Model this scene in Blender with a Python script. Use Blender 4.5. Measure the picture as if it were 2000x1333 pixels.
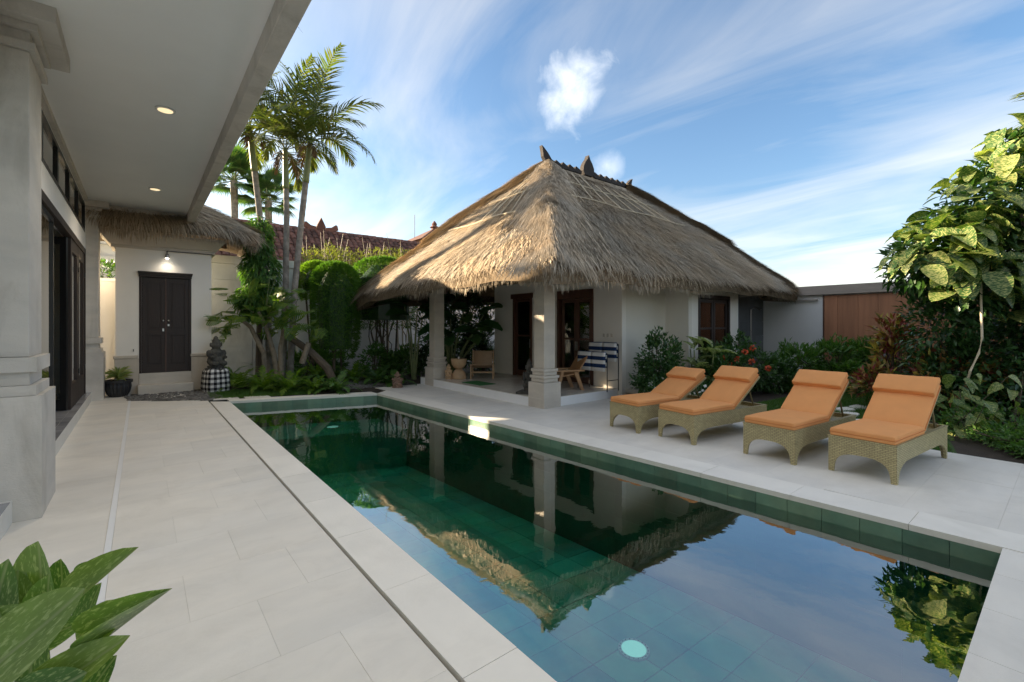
import bpy, bmesh, math, random
import numpy as np
from mathutils import Vector, Matrix
R = math.radians
random.seed(7); rng = np.random.default_rng(7)
S = bpy.context.scene
for o in list(bpy.data.objects): bpy.data.objects.remove(o)
C = S.collection

# ---------------------------------------------------------------- camera
H = 1.7; TH = math.atan(725/895.)
cam_d = bpy.data.cameras.new('camera'); cam = bpy.data.objects.new('camera', cam_d); C.objects.link(cam)
cam_d.sensor_width = 36; cam_d.sensor_fit = 'HORIZONTAL'; cam_d.lens = 895/2000*36
cam_d.shift_y = (636-666.5)/2000; cam_d.clip_start = .05; cam_d.clip_end = 3000
cam.location = (0, 0, H); cam.rotation_euler = (R(90), 0, -TH)
S.camera = cam
S.render.resolution_x = 1024; S.render.resolution_y = 682
# ---------------------------------------------------------------- light
SUN = Vector((-.57, .82, 0)).normalized(); SEL = R(18)
W = bpy.data.worlds.new('World'); S.world = W; W.use_nodes = True
sl = bpy.data.lights.new('sun', 'SUN'); sl.energy = 4.6; sl.angle = R(.5); sl.color = (1, .80, .55)
so = bpy.data.objects.new('sun', sl); C.objects.link(so)
sd = Vector((SUN.x*math.cos(SEL), SUN.y*math.cos(SEL), math.sin(SEL)))
so.rotation_euler = sd.to_track_quat('Z', 'Y').to_euler(); so.location = (-20, 25, 20)
S.view_settings.view_transform = 'Standard'; S.view_settings.look = 'None'
S.view_settings.exposure = 2.18; S.view_settings.gamma = 1; S.view_settings.use_curve_mapping = False
S.render.engine = 'CYCLES'
S.cycles.max_bounces = 10; S.cycles.transparent_max_bounces = 12; S.cycles.caustics_reflective = False

def ray(px, py):
    a = (px-1000)/895.; b = -(py-636)/895.; s, c = math.sin(TH), math.cos(TH)
    return Vector((s+a*c, c-a*s, b))
def g(px, py, z=0):
    r = ray(px, py); t = (z-H)/r.z; return Vector((r.x*t, r.y*t, z))
def onx(px, py, X):
    r = ray(px, py); t = X/r.x; return Vector((X, r.y*t, H+r.z*t))
def ony(px, py, Y):
    r = ray(px, py); t = Y/r.y; return Vector((r.x*t, Y, H+r.z*t))
def atd(px, py, D):
    r = ray(px, py); return Vector((r.x*D, r.y*D, H+r.z*D))

class N:   # small node helper
    def __init__(s, tree): s.t = tree; s.n = tree.nodes; s.l = tree.links
    def new(s, ty, ins=None, **kw):
        n = s.n.new('ShaderNode'+ty)
        for k, v in kw.items(): setattr(n, k, v)
        for k, v in (ins or {}).items(): s.set(n, k, v)
        return n
    def set(s, n, k, v):
        i = n.inputs[k]
        if hasattr(v, 'is_output') or isinstance(v, bpy.types.NodeSocket): s.l.new(v, i)
        else:
            if hasattr(v, '__len__') and i.type == 'VECTOR': v = tuple(v)[:3]
            i.default_value = v
    def math(s, op, a, b=0., c=0., clamp=False):
        n = s.new('Math', {0: a, 1: b, 2: c}, operation=op); n.use_clamp = clamp; return n.outputs[0]
    def mix(s, f, a, b, blend='MIX'):
        n = s.new('Mix', data_type='RGBA', blend_type=blend); s.set(n, 0, f); s.set(n, 6, a); s.set(n, 7, b); return n.outputs[2]
    def ramp(s, f, stops, interp='LINEAR'):
        n = s.new('ValToRGB', {0: f}); e = n.color_ramp; e.interpolation = interp
        while len(e.elements) < len(stops): e.elements.new(.5)
        for el, (p, c) in zip(e.elements, stops): el.position = p; el.color = (*c, 1) if len(c) == 3 else c
        return n.outputs[0]
    def noise(s, vec, scale, detail=3, rough=.55, dist=0):
        n = s.new('TexNoise', {'Scale': scale, 'Detail': detail, 'Roughness': rough, 'Distortion': dist}); s.l.new(vec, n.inputs['Vector']); return n.outputs[0]
    def mapping(s, vec, scale=(1,1,1), rot=(0,0,0), loc=(0,0,0)):
        n = s.new('Mapping', {'Scale': scale, 'Rotation': rot, 'Location': loc}); s.l.new(vec, n.inputs[0]); return n.outputs[0]

# ---------------------------------------------------------------- sky
def sky():
    t = N(W.node_tree); t.n.clear()
    out = t.new('OutputWorld'); bg = t.new('Background', {'Strength': .085}); t.l.new(bg.outputs[0], out.inputs[0])
    sk = t.new('TexSky', sky_type='NISHITA', sun_disc=False, sun_elevation=SEL, sun_rotation=math.atan2(SUN.x, SUN.y))
    sk.air_density = 1.0; sk.dust_density = 1.6; sk.ozone_density = 3.0; sk.altitude = 0
    d = t.new('TexCoord').outputs['Generated']
    sx = t.new('SeparateXYZ', {0: d}); z = t.math('MAXIMUM', sx.outputs[2], .0)
    zz = t.math('ADD', z, .16)
    pl = t.new('CombineXYZ', {0: t.math('DIVIDE', sx.outputs[0], zz), 1: t.math('DIVIDE', sx.outputs[1], zz), 2: 0.}).outputs[0]
    m1 = t.mapping(pl, (1.5, .55, 1), (0, 0, R(52)), (3.1, 1.7, 0))
    n1 = t.noise(m1, 1.15, 9, .58, .9)
    m2 = t.mapping(pl, (.55, .4, 1), (0, 0, R(30)), (2.2, 3.1, 0))  # offset picked for thicker unseen cloud overhead, to brighten the shade
    n2 = t.noise(m2, .9, 4, .5, .3)
    cov = t.math('ADD', t.math('MULTIPLY', n1, .50), t.math('MULTIPLY', n2, .66))
    ci = t.ramp(cov, [(.44, (0,0,0)), (.60, (.40,.40,.40)), (.80, (.88,.88,.88))])
    # haze that whitens towards the horizon
    hz = t.math('POWER', t.math('SUBTRACT', 1., z, clamp=True), 7.)
    ci = t.math('MULTIPLY', ci, .92)
    # one small cumulus
    c = ray(1112, 176).normalized(); c2 = ray(1185, 322).normalized()
    nn = t.noise(d, 13., 6, .6, .3); nn2 = t.noise(d, 5.5, 2, .5)
    def puff(cc, r, amp):
        dist = t.new('VectorMath', {0: d, 1: tuple(cc)}, operation='DISTANCE').outputs['Value']
        v = t.math('SUBTRACT', 1., t.math('DIVIDE', dist, r))
        v = t.math('ADD', v, t.math('MULTIPLY', t.math('SUBTRACT', t.math('ADD', t.math('MULTIPLY', nn, .75), t.math('MULTIPLY', nn2, .75)), .75), 2.7))
        v = t.math('MULTIPLY', v, amp, clamp=True)
        return t.math('MULTIPLY', v, t.math('GREATER_THAN', r*1.9, dist))
    pf = t.math('MAXIMUM', puff(c, .068, .62), t.math('MULTIPLY', puff(c2, .03, .8), .4))
    base = t.mix(1., sk.outputs[0], (.64, .70, .70, 1), 'MULTIPLY')
    # thin cloud takes its brightness from the sky behind it: brighter towards the sun, as real veils are
    lum = t.new('VectorMath', {0: sk.outputs[0], 1: (.3, .55, .15)}, operation='DOT_PRODUCT').outputs['Value']
    cl = t.new('VectorMath', {0: (1.0, .94, .84), 'Scale': t.math('ADD', t.math('MULTIPLY', lum, .4), 3.0)}, operation='SCALE').outputs[0]
    base = t.mix(t.math('MULTIPLY', hz, .22), base, cl)
    colr = t.mix(ci, base, cl)
    shade = t.ramp(nn, [(.35, (3.3,3.5,3.7)), (.62, (4.6,4.6,4.5))])
    colr = t.mix(pf, colr, shade)
    t.l.new(colr, bg.inputs[0])
sky()

# ---------------------------------------------------------------- materials
MATS = {}
def mat(name, col=(.5,.5,.5), rough=.6, var=.1, scale=6., bump=0., bscale=40., metallic=0., obrand=0., isl=0., stretch=(1,1,1), spec=.5, dirt=0., coord='Object', col2=None, coat=0.):
    if name in MATS: return MATS[name]
    m = bpy.data.materials.new(name); m.use_nodes = True; t = N(m.node_tree)
    p = t.n['Principled BSDF']; p.inputs['Roughness'].default_value = rough; p.inputs['Metallic'].default_value = metallic
    p.inputs['Specular IOR Level'].default_value = spec; p.inputs['Coat Weight'].default_value = coat
    tc = t.new('TexCoord').outputs[coord]
    if coord == 'Object':   # world-like variation so that pieces differ
        geo = t.new('NewGeometry'); tc = geo.outputs['Position']
    mp = t.mapping(tc, stretch)
    n = t.noise(mp, scale, 5, .6)
    f = t.math('MULTIPLY', t.math('SUBTRACT', n, .5), 2*var*2)
    if obrand:
        oi = t.new('ObjectInfo').outputs['Random']; f = t.math('ADD', f, t.math('MULTIPLY', t.math('SUBTRACT', oi, .5), 2*obrand))
    if isl:
        ri = t.new('NewGeometry').outputs['Random Per Island']; f = t.math('ADD', f, t.math('MULTIPLY', t.math('SUBTRACT', ri, .5), 2*isl))
    k = t.math('ADD', f, 1.)
    base = (*col, 1)
    if col2 is not None:
        n3 = t.noise(mp, scale*.37, 4, .6, .5)
        base = t.mix(t.ramp(n3, [(.38, (0,0,0)), (.62, (1,1,1))]), (*col, 1), (*col2, 1))
    cm = t.new('VectorMath', {0: base, 'Scale': k}, operation='SCALE').outputs[0]
    if dirt:
        n4 = t.noise(t.mapping(tc, (1,1,.35)), 2.3, 8, .68, .6)
        cm = t.mix(t.math('MULTIPLY', t.ramp(n4, [(.5, (0,0,0)), (.72, (1,1,1))]), dirt), cm, tuple(c*.45 for c in (col[0]*1.0, col[1]*.95, col[2]*.85))+(1,))
    t.l.new(cm, p.inputs['Base Color'])
    t.l.new(t.math('ADD', t.math('MULTIPLY', t.math('SUBTRACT', n, .5), .25), rough), p.inputs['Roughness'])
    if bump:
        nb = t.noise(mp, bscale, 4, .65)
        b = t.new('Bump', {'Strength': bump, 'Distance': .02, 'Height': nb}); t.l.new(b.outputs[0], p.inputs['Normal'])
    MATS[name] = m; return m
def leafmat(name, cols, rough=.45, trans=.35, tcol=None, spot=None, spec=.4, vein=False):
    m = bpy.data.materials.new(name); m.use_nodes = True; t = N(m.node_tree)
    p = t.n['Principled BSDF']; o = t.n['Material Output']
    geo = t.new('NewGeometry'); oi = t.new('ObjectInfo')
    r = t.math('FRACT', t.math('ADD', geo.outputs['Random Per Island'], oi.outputs['Random']))
    st = [(i/max(1, len(cols)-1), c) for i, c in enumerate(cols)]
    col = t.ramp(r, st)
    nz = t.noise(geo.outputs['Position'], 9., 4, .6)
    col = t.new('VectorMath', {0: col, 'Scale': t.math('ADD', t.math('MULTIPLY', nz, .7), .65)}, operation='SCALE').outputs[0]
    if spot:     # variegation: streaks across the blade, in the leaf's own u v
        uv = t.new('TexCoord').outputs['UV']
        sv = t.noise(t.mapping(uv, (spot[2], spot[3], 1), (0, 0, spot[4])), 1., 5, .65, .5)
        if len(spot) > 5: sv = t.math('ADD', sv, t.math('MULTIPLY', r, spot[5]))
        col = t.mix(t.ramp(sv, [(spot[1]-.05, (0,0,0)), (spot[1]+.05, (1,1,1))]), col, (*spot[0], 1))
    if vein:
        uv = t.new('TexCoord').outputs['UV']; u = t.new('SeparateXYZ', {0: uv}).outputs[0]
        dv = t.math('ABSOLUTE', t.math('SUBTRACT', u, .5))
        col = t.mix(t.ramp(dv, [(.012, (.8,.8,.8)), (.04, (0,0,0))]), col, (.28, .33, .17, 1))
    t.l.new(col, p.inputs['Base Color']); p.inputs['Roughness'].default_value = rough; p.inputs['Specular IOR Level'].default_value = spec
    tr = t.new('BsdfTranslucent'); tc = t.mix(1., col, (*(tcol or (1.5, 1.7, .6)), 1), 'MULTIPLY'); t.l.new(tc, tr.inputs[0])
    mx = t.new('MixShader', {0: trans}); t.l.new(p.outputs[0], mx.inputs[1]); t.l.new(tr.outputs[0], mx.inputs[2]); t.l.new(mx.outputs[0], o.inputs[0])
    MATS[name] = m; return m
def emat(name, col, st):
    m = bpy.data.materials.new(name); m.use_nodes = True; t = N(m.node_tree); p = t.n['Principled BSDF']
    p.inputs['Base Color'].default_value = (*col, 1); p.inputs['Emission Color'].default_value = (*col, 1); p.inputs['Emission Strength'].default_value = st
    MATS[name] = m; return m
M = MATS
mat('deck', (.83,.785,.70), .55, .075, 1.3, .12, 60, obrand=.03, stretch=(1,2.2,1), col2=(.785,.755,.69), dirt=.16)
mat('joint', (.66,.645,.60), .8, .1)
mat('coping', (.89,.85,.765), .5, .04, 2.2, .1, 50, obrand=.03, dirt=.12)
mat('white_line', (.85,.85,.84), .5, .02)
mat('plaster', (.87,.82,.73), .75, .03, 1.6, .12, 90, dirt=.05)
mat('plaster_white', (.86,.855,.84), .7, .03, 1.6, .1, 90, dirt=.07)
mat('plaster_cream', (.76,.715,.62), .75, .03, 1.4, .1, 90)
mat('house_stone', (.62,.58,.52), .75, .09, 1.6, .25, 45, stretch=(1,1,2.5), dirt=.5, col2=(.53,.505,.46))
mat('pale_stone', (.70,.68,.63), .7, .06, 2., .2, 60, stretch=(1,1,2.5), dirt=.16)
mat('column_stone', (.62,.56,.47), .75, .06, 2.5, .25, 60, stretch=(1,1,4), dirt=.12, col2=(.56,.505,.43))
mat('soffit', (.86,.86,.84), .8, .03, 1.2, .05, 60)
mat('concrete', (.44,.48,.49), .8, .12, 1.8, .25, 40, dirt=.35, col2=(.50,.52,.50))
mat('wainscot', (.55,.48,.39), .75, .1, 3, .2, 50, dirt=.3)
mat('grey_floor', (.30,.30,.31), .16, .18, 1.8, 0, stretch=(1,3,1), col2=(.42,.42,.43))
mat('terrace_tile', (.70,.65,.56), .14, .06, 2., obrand=.05)
mat('dark_wood', (.026,.016,.012), .6, .25, 7, .15, 30, stretch=(1,1,.12))
mat('brown_wood', (.095,.042,.026), .4, .25, 7, .12, 30, stretch=(1,1,.12))
mat('black_frame', (.012,.012,.013), .35, .1)
mat('plank_wood', (.40,.18,.095), .5, .2, 3.2, .18, 40, obrand=.12, stretch=(2.5,2.5,.16))
mat('grey_beam', (.38,.33,.29), .8, .12, 5, .3, 40, stretch=(3,.4,3))
mat('teak', (.40,.22,.10), .5, .18, 8, .1, 40, stretch=(1,1,.3))
mat('pale_wood', (.52,.34,.19), .5, .15, 6, .1, 40)
mat('leather', (.42,.28,.17), .55, .1, 10)
mat('carving', (.028,.021,.018), .8, .4, 20, .6, 60)
mat('mossy_stone', (.060,.058,.050), .9, .4, 16, .6, 70, col2=(.10,.095,.08))
mat('warm_stone', (.25,.16,.11), .85, .3, 14, .5, 70)
mat('thatch', (.47,.37,.255), .9, .12, 2.2, isl=.42, col2=(.42,.36,.28), spec=.12)
mat('thatch_base', (.22,.165,.11), .95, .25, 14, .5, 60, spec=.1)
mat('thatch_under', (.36,.25,.15), .95, .3, 20, .5, 60, stretch=(1,1,.3), isl=.3, spec=.1)
mat('bamboo', (.58,.49,.34), .55, .15, 9)
mat('bark_palm', (.33,.30,.26), .85, .2, 12, .5, 50, col2=(.20,.18,.15))
mat('crownshaft', (.19,.23,.09), .5, .15, 6)
mat('bark', (.11,.085,.06), .9, .3, 12, .7, 40, stretch=(1,1,.4))
mat('bark_pale', (.28,.23,.17), .9, .3, 12, .7, 40)
mat('soil', (.050,.038,.028), .95, .4, 6, .6, 40)
mat('lawn_soil', (.045,.085,.022), .95, .3, 9, .4, 60)
mat('pebble', (.13,.125,.115), .7, .1, 8, isl=.55)
mat('pot', (.022,.022,.024), .55, .25, 12)
mat('terracotta', (.26,.12,.07), .8, .2, 9, .3, 60)
mat('rooftile', (.135,.060,.042), .85, .2, 5, .3, 60, isl=.45, dirt=.3)
mat('cushion', (.80,.36,.135), .85, .05, 5, .10, 260, spec=.15, obrand=.03)
mat('piping', (.62,.22,.06), .8, .04)
mat('metal', (.42,.41,.39), .3, .1, metallic=1.)
mat('mat_green', (.025,.15,.035), .95, .2, 60, .5, 200)
mat('curtain', (.50,.46,.38), .9, .08, 3)
mat('slate', (.12,.13,.14), .55, .25, 3, .3, 30, obrand=.2)
mat('pool_tile', (.13,.25,.175), .35, .22, 4., .1, 30, obrand=.18, col2=(.17,.26,.17))
mat('pool_floor', (.11,.58,.40), .6, .22, 3., obrand=.22, col2=(.10,.56,.50))
mat('pool_grout', (.035,.11,.085), .8, .1)
mat('ground', (.07,.065,.045), .95, .3, 1.5, .3, 20)
mat('cloth_white', (.72,.72,.70), .9, .05)
def water_mat():
    m = bpy.data.materials.new('water'); m.use_nodes = True; t = N(m.node_tree); t.n.clear()
    o = t.new('OutputMaterial'); geo = t.new('NewGeometry').outputs['Position']
    n = t.math('ADD', t.math('MULTIPLY', t.noise(t.mapping(geo, (1, .8, 1)), 2.1, 2, .5, .4), .75), t.math('MULTIPLY', t.noise(geo, 9., 2, .5), .10))
    b = t.new('Bump', {'Strength': .065, 'Distance': .05, 'Height': n})
    gl = t.new('BsdfGlossy', {'Roughness': .0, 'Color': (1,1,1,1), 'Normal': b.outputs[0]})
    tr = t.new('BsdfTransparent', {'Color': (.54,.92,.76,1)})
    fr = t.new('Fresnel', {'IOR': 1.62, 'Normal': b.outputs[0]})
    mx = t.new('MixShader', {0: t.math('ADD', t.math('MULTIPLY', fr.outputs[0], 1.25), .22, clamp=True)}); t.l.new(tr.outputs[0], mx.inputs[1]); t.l.new(gl.outputs[0], mx.inputs[2]); t.l.new(mx.outputs[0], o.inputs[0])
    M['water'] = m
def glass_mat(name, tint, dark=.0):
    m = bpy.data.materials.new(name); m.use_nodes = True; t = N(m.node_tree); t.n.clear()
    o = t.new('OutputMaterial'); gl = t.new('BsdfGlossy', {'Roughness': .01, 'Color': (1,1,1,1)}); tr = t.new('BsdfTransparent', {'Color': (*tint, 1)})
    fr = t.new('Fresnel', {'IOR': 1.52}); mx = t.new('MixShader', {0: t.math('ADD', t.math('MULTIPLY', fr.outputs[0], 1.4), .03, clamp=True)})
    t.l.new(tr.outputs[0], mx.inputs[1]); t.l.new(gl.outputs[0], mx.inputs[2]); t.l.new(mx.outputs[0], o.inputs[0]); M[name] = m
water_mat(); glass_mat('glass', (.72,.74,.73)); glass_mat('frosted', (.55,.56,.56))
def wicker_mat():
    m = bpy.data.materials.new('wicker'); m.use_nodes = True; t = N(m.node_tree); p = t.n['Principled BSDF']
    uv = t.new('TexCoord').outputs['UV']
    br = t.new('TexBrick', {'Scale': 1., 'Mortar Size': .003, 'Brick Width': .048, 'Row Height': .019, 'Mortar Smooth': .6, 'Color1': (.53,.45,.235,1), 'Color2': (.44,.37,.19,1), 'Mortar': (.17,.135,.06,1)})
    br.offset = .5; t.l.new(uv, br.inputs['Vector'])
    n = t.noise(t.new('NewGeometry').outputs['Position'], 14, 3)
    c = t.new('VectorMath', {0: br.outputs[0], 'Scale': t.math('ADD', t.math('MULTIPLY', n, .5), .75)}, operation='SCALE').outputs[0]
    t.l.new(c, p.inputs['Base Color']); p.inputs['Roughness'].default_value = .5
    b = t.new('Bump', {'Strength': .7, 'Distance': .004, 'Height': t.math('SUBTRACT', 1., br.outputs[1])}); t.l.new(b.outputs[0], p.inputs['Normal'])
    M['wicker'] = m
wicker_mat()
def stripe_mat(name, fn):
    m = bpy.data.materials.new(name); m.use_nodes = True; t = N(m.node_tree); p = t.n['Principled BSDF']
    uv = t.new('SeparateXYZ', {0: t.new('TexCoord').outputs['UV']})
    t.l.new(fn(t, uv.outputs[0], uv.outputs[1]), p.inputs['Base Color']); p.inputs['Roughness'].default_value = .95; p.inputs['Specular IOR Level'].default_value = .1
    M[name] = m
stripe_mat('towel_stripe', lambda t, u, v: t.mix(t.math('GREATER_THAN', t.math('FRACT', t.math('MULTIPLY', v, 1/.17)), .5), (.78,.77,.74,1), (.022,.045,.115,1)))
def chk(t, u, v):
    a = t.math('GREATER_THAN', t.math('FRACT', t.math('MULTIPLY', u, 1/.13)), .5); b = t.math('GREATER_THAN', t.math('FRACT', t.math('MULTIPLY', v, 1/.13)), .5)
    return t.ramp(t.math('MULTIPLY', t.math('ADD', a, b), .5), [(0, (.74,.73,.70)), (.34, (.20,.20,.20)), (.8, (.014,.014,.016))], 'CONSTANT')
stripe_mat('checker', chk)
emat('lamp_warm', (1, .80, .48), .22); emat('lamp_white', (1, .95, .85), 3.); emat('pool_lamp', (.55, .92, .92), .13)

# ---------------------------------------------------------------- mesh helpers
def link(name, me, m, parent=None, kind=None, smooth=False):
    o = bpy.data.objects.new(name, me); C.objects.link(o)
    if m is not None and not me.materials: me.materials.append(M[m] if isinstance(m, str) else m)
    if parent is not None: o.parent = parent
    if kind: o['kind'] = kind
    if smooth: me.polygons.foreach_set('use_smooth', [True]*len(me.polygons))
    return o
def obj(name, bm, m, parent=None, kind=None, smooth=False, bevel=0., seg=1):
    if bevel:
        bmesh.ops.bevel(bm, geom=[e for e in bm.edges if e.calc_face_angle(0) > .5], offset=bevel, segments=seg, affect='EDGES', profile=.5, clamp_overlap=True)
    me = bpy.data.meshes.new(name); bm.normal_update(); bm.to_mesh(me); bm.free()
    return link(name, me, m, parent, kind, smooth)
def thing(name, label, cat, loc=(0,0,0), rz=0, group=None):
    o = bpy.data.objects.new(name, None); C.objects.link(o); o.location = loc; o.rotation_euler = (0, 0, rz); o.empty_display_size = .1
    return tag(o, label, cat, group)
def tag(o, label, cat, group=None):
    o['label'] = label; o['category'] = cat
    if group: o['group'] = group
    return o
def B(): return bmesh.new()
def box(bm, x0, x1, y0, y1, z0, z1):
    v = [bm.verts.new((x, y, z)) for z in (z0, z1) for x, y in ((x0,y0),(x1,y0),(x1,y1),(x0,y1))]
    for f in ((3,2,1,0),(4,5,6,7),(0,1,5,4),(1,2,6,5),(2,3,7,6),(3,0,4,7)): bm.faces.new([v[i] for i in f])
    return bm
def bx(*a): return box(B(), *a)
def prism(bm, pts, z0, z1):
    a = [bm.verts.new((p[0], p[1], z0)) for p in pts]; b = [bm.verts.new((p[0], p[1], z1)) for p in pts]; n = len(pts)
    bm.faces.new(a[::-1]); bm.faces.new(b)
    for i in range(n): bm.faces.new((a[i], a[(i+1)%n], b[(i+1)%n], b[i]))
    return bm
def extr(bm, pts, mtx, th):   # polygon in (x,z) extruded along y by th
    a = [bm.verts.new(mtx @ Vector((p[0], 0, p[1]))) for p in pts]; b = [bm.verts.new(mtx @ Vector((p[0], th, p[1]))) for p in pts]; n = len(pts)
    bm.faces.new(a); bm.faces.new(b[::-1])
    for i in range(n): bm.faces.new((a[(i+1)%n], a[i], b[i], b[(i+1)%n]))
    return bm
def tube(bm, path, radii, seg=8, cap=True):
    path = [Vector(p) for p in path]; rings = []
    if not hasattr(radii, '__len__'): radii = [radii]*len(path)
    up = Vector((0,0,1))
    for i, p in enumerate(path):
        d = (path[min(i+1, len(path)-1)]-path[max(i-1, 0)]).normalized()
        a = d.cross(up if abs(d.z) < .95 else Vector((1,0,0))).normalized(); b = d.cross(a)
        rings.append([bm.verts.new(p+(a*math.cos(k*2*math.pi/seg)+b*math.sin(k*2*math.pi/seg))*radii[i]) for k in range(seg)])
    for r0, r1 in zip(rings, rings[1:]):
        for k in range(seg): bm.faces.new((r0[k], r0[(k+1)%seg], r1[(k+1)%seg], r1[k]))
    if cap: bm.faces.new(rings[0][::-1]); bm.faces.new(rings[-1])
    return bm
def lathe(bm, prof, seg=20, c=(0,0,0)):
    rings = [[bm.verts.new((c[0]+r*math.cos(k*2*math.pi/seg), c[1]+r*math.sin(k*2*math.pi/seg), c[2]+z)) for k in range(seg)] for r, z in prof]
    for r0, r1 in zip(rings, rings[1:]):
        for k in range(seg): bm.faces.new((r0[k], r0[(k+1)%seg], r1[(k+1)%seg], r1[k]))
    bm.faces.new(rings[0][::-1]); bm.faces.new(rings[-1]); return bm
def npmesh(name, V, F, uv=None):
    """V (n,3), F (m,k) constant k"""
    me = bpy.data.meshes.new(name); V = np.asarray(V, np.float32); F = np.asarray(F, np.int32); k = F.shape[1]
    me.vertices.add(len(V)); me.vertices.foreach_set('co', V.ravel())
    me.loops.add(F.size); me.loops.foreach_set('vertex_index', F.ravel())
    me.polygons.add(len(F)); me.polygons.foreach_set('loop_start', np.arange(len(F), dtype=np.int32)*k); me.polygons.foreach_set('loop_total', np.full(len(F), k, np.int32))
    if uv is not None:
        l = me.uv_layers.new(name='UVMap'); l.data.foreach_set('uv', np.asarray(uv, np.float32)[F.ravel()].ravel())
    me.update(calc_edges=True); me.validate(); return me
def scatter(name, tv, tf, P, X, Y, Z, m, parent=None, kind=None, uv=None, smooth=False):
    """copies of a template joined: P (n,3) origins, X Y Z (n,3) scaled axes"""
    tv = np.asarray(tv, float); tf = np.asarray(tf); n = len(P)
    V = P[:,None,:] + tv[None,:,0:1]*X[:,None,:] + tv[None,:,1:2]*Y[:,None,:] + tv[None,:,2:3]*Z[:,None,:]
    F = (tf[None] + (np.arange(n)*len(tv))[:,None,None]).reshape(-1, tf.shape[1])
    me = npmesh(name, V.reshape(-1, 3), F, np.tile(np.asarray(uv), (n, 1)) if uv is not None else None)
    return link(name, me, m, parent, kind, smooth)
def nrm(a): return a/np.maximum(np.linalg.norm(a, axis=-1, keepdims=True), 1e-9)
def axes(D, Nn, ln, wd):
    """leaf axes: Y along D (length), Z near Nn, X across"""
    Y = nrm(D); X = nrm(np.cross(Y, Nn)); Z = np.cross(X, Y)
    return X*wd[:,None], Y*ln[:,None], Z*ln[:,None]
# leaf templates: length along +y 0..1, width x -.5...5
LEAF5 = ([(0,0,0),(-.5,.42,.08),(0,.5,-.02),(.5,.42,.08),(0,1,-.12)], [(0,2,1),(0,3,2),(1,2,4),(2,3,4)])
def blade(n=6, prof=None, fold=.12, droop=.25, notch=0.):
    prof = prof or (lambda s: math.sin(math.pi*s**.75)**.8)
    V, F, U = [], [], []
    for i in range(n+1):
        s = i/n; w = .5*max(prof(s), .0 if 0 < i < n else 0.02)
        if notch and i % 2: w *= (1-notch)
        z = -droop*s*s
        for x, zz in ((-w, fold*w*2), (0, 0), (w, fold*w*2)): V.append((x, s, z+zz)); U.append((.5+x, s))
    for i in range(n):
        a = i*3; F += [(a, a+1, a+4, a+3), (a+1, a+2, a+5, a+4)]
    return V, F, U
def leafmesh(name, **k):
    V, F, U = blade(**k); return npmesh(name, V, F, U)
def place_leaf(name, me, m, parent, p, d, nn, ln, wd):
    """one leaf as its own object"""
    Y = Vector(d).normalized(); X = Y.cross(Vector(nn)).normalized(); Z = X.cross(Y)
    o = link(name, me, m, parent)
    o.matrix_local = Matrix(((X.x*wd, Y.x*ln, Z.x*ln, p[0]), (X.y*wd, Y.y*ln, Z.y*ln, p[1]), (X.z*wd, Y.z*ln, Z.z*ln, p[2]), (0,0,0,1)))
    return o
def dup(root, loc, rz, label=None, group=None):
    r = root.copy(); C.objects.link(r); r.location = loc; r.rotation_euler = (0, 0, rz)
    if label: r['label'] = label
    if group: r['group'] = group
    for ch in list(root.children):
        c = ch.copy(); C.objects.link(c); c.parent = r
        for gch in ch.children:
            d = gch.copy(); C.objects.link(d); d.parent = c
    return r
# ================================================================ ground, decks, pool
PLF, PRF, PRN, PLN = (1.54, 11.92), (4.58, 11.0), (5.12, .36), (1.54, .36)
def inx(y): return 4.58+(11.0-y)/10.64*.54            # right inner edge of the pool
def fary(x): return 11.92-(x-1.54)/3.04*.92           # far inner edge
def yend(x): return 13.42-(x+.2)*.77                  # far end of the left deck
WZ = -.165
bm = B(); o4 = [bm.verts.new(p+(-.045,)) for p in ((-900,900),(900,900),(900,-900),(-900,-900))]
i4 = [bm.verts.new((p[0]+dx, p[1]+dy, -.045)) for p, dx, dy in ((PLF,-.1,.1),(PRF,.1,.1),(PRN,.1,-.1),(PLN,-.1,-.1))]
for k in range(4): bm.faces.new((o4[k], i4[k], i4[(k+1)%4], o4[(k+1)%4]))
obj('ground', bm, 'ground', kind='structure')

def clip_tile(x0, x1, y0, y1, z0, z1, parent, m, name='tile', lo=None, hi=None, gap=.0006, jz=.0012):
    x0 += gap; x1 -= gap; y0 += gap; y1 -= gap
    f = hi or (lambda x: 1e9)
    a = min(y1, f(x0)); b = min(y1, f(x1))
    if a <= y0+.02 and b <= y0+.02: return
    pts = [(x0, y0), (x1, y0), (x1, max(b, y0+.01)), (x0, max(a, y0+.01))]
    if lo: pts = [(max(px, lo(py)), py) for px, py in pts]
    if pts[1][0]-pts[0][0] < .03: return
    obj(name, prism(B(), pts, z0, z1+random.uniform(-jz, 0)), m, parent)

# left deck: house-side strip, white line, wide strip of paving
ld = obj('left_deck', prism(B(), [(-4.5,-5),(1.18,-5),(1.18,yend(1.18)),(-.2,yend(-.2)),(-.2,14.9),(-4.5,14.9)], -.04, -.006), 'joint', kind='structure')
y = -3.0; k = 0
while y < 13.6:
    for x0, x1 in (((-.172, .56), (.56, 1.178)) if k % 2 else ((-.172, .22), (.22, .86), (.86, 1.178))): clip_tile(x0, x1, y, y+.62, -.0055, 0, ld, 'deck', hi=yend)
    y += .62; k += 1
y = -3.0
while y < 14.8:
    clip_tile(-.88, -.218, y, min(y+.9, 14.85), -.0055, 0, ld, 'deck'); y += .9
wl = obj('white_strip', bx(-.216, -.174, -3, 13.42, -.0055, .004), 'white_line', ld)
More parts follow.
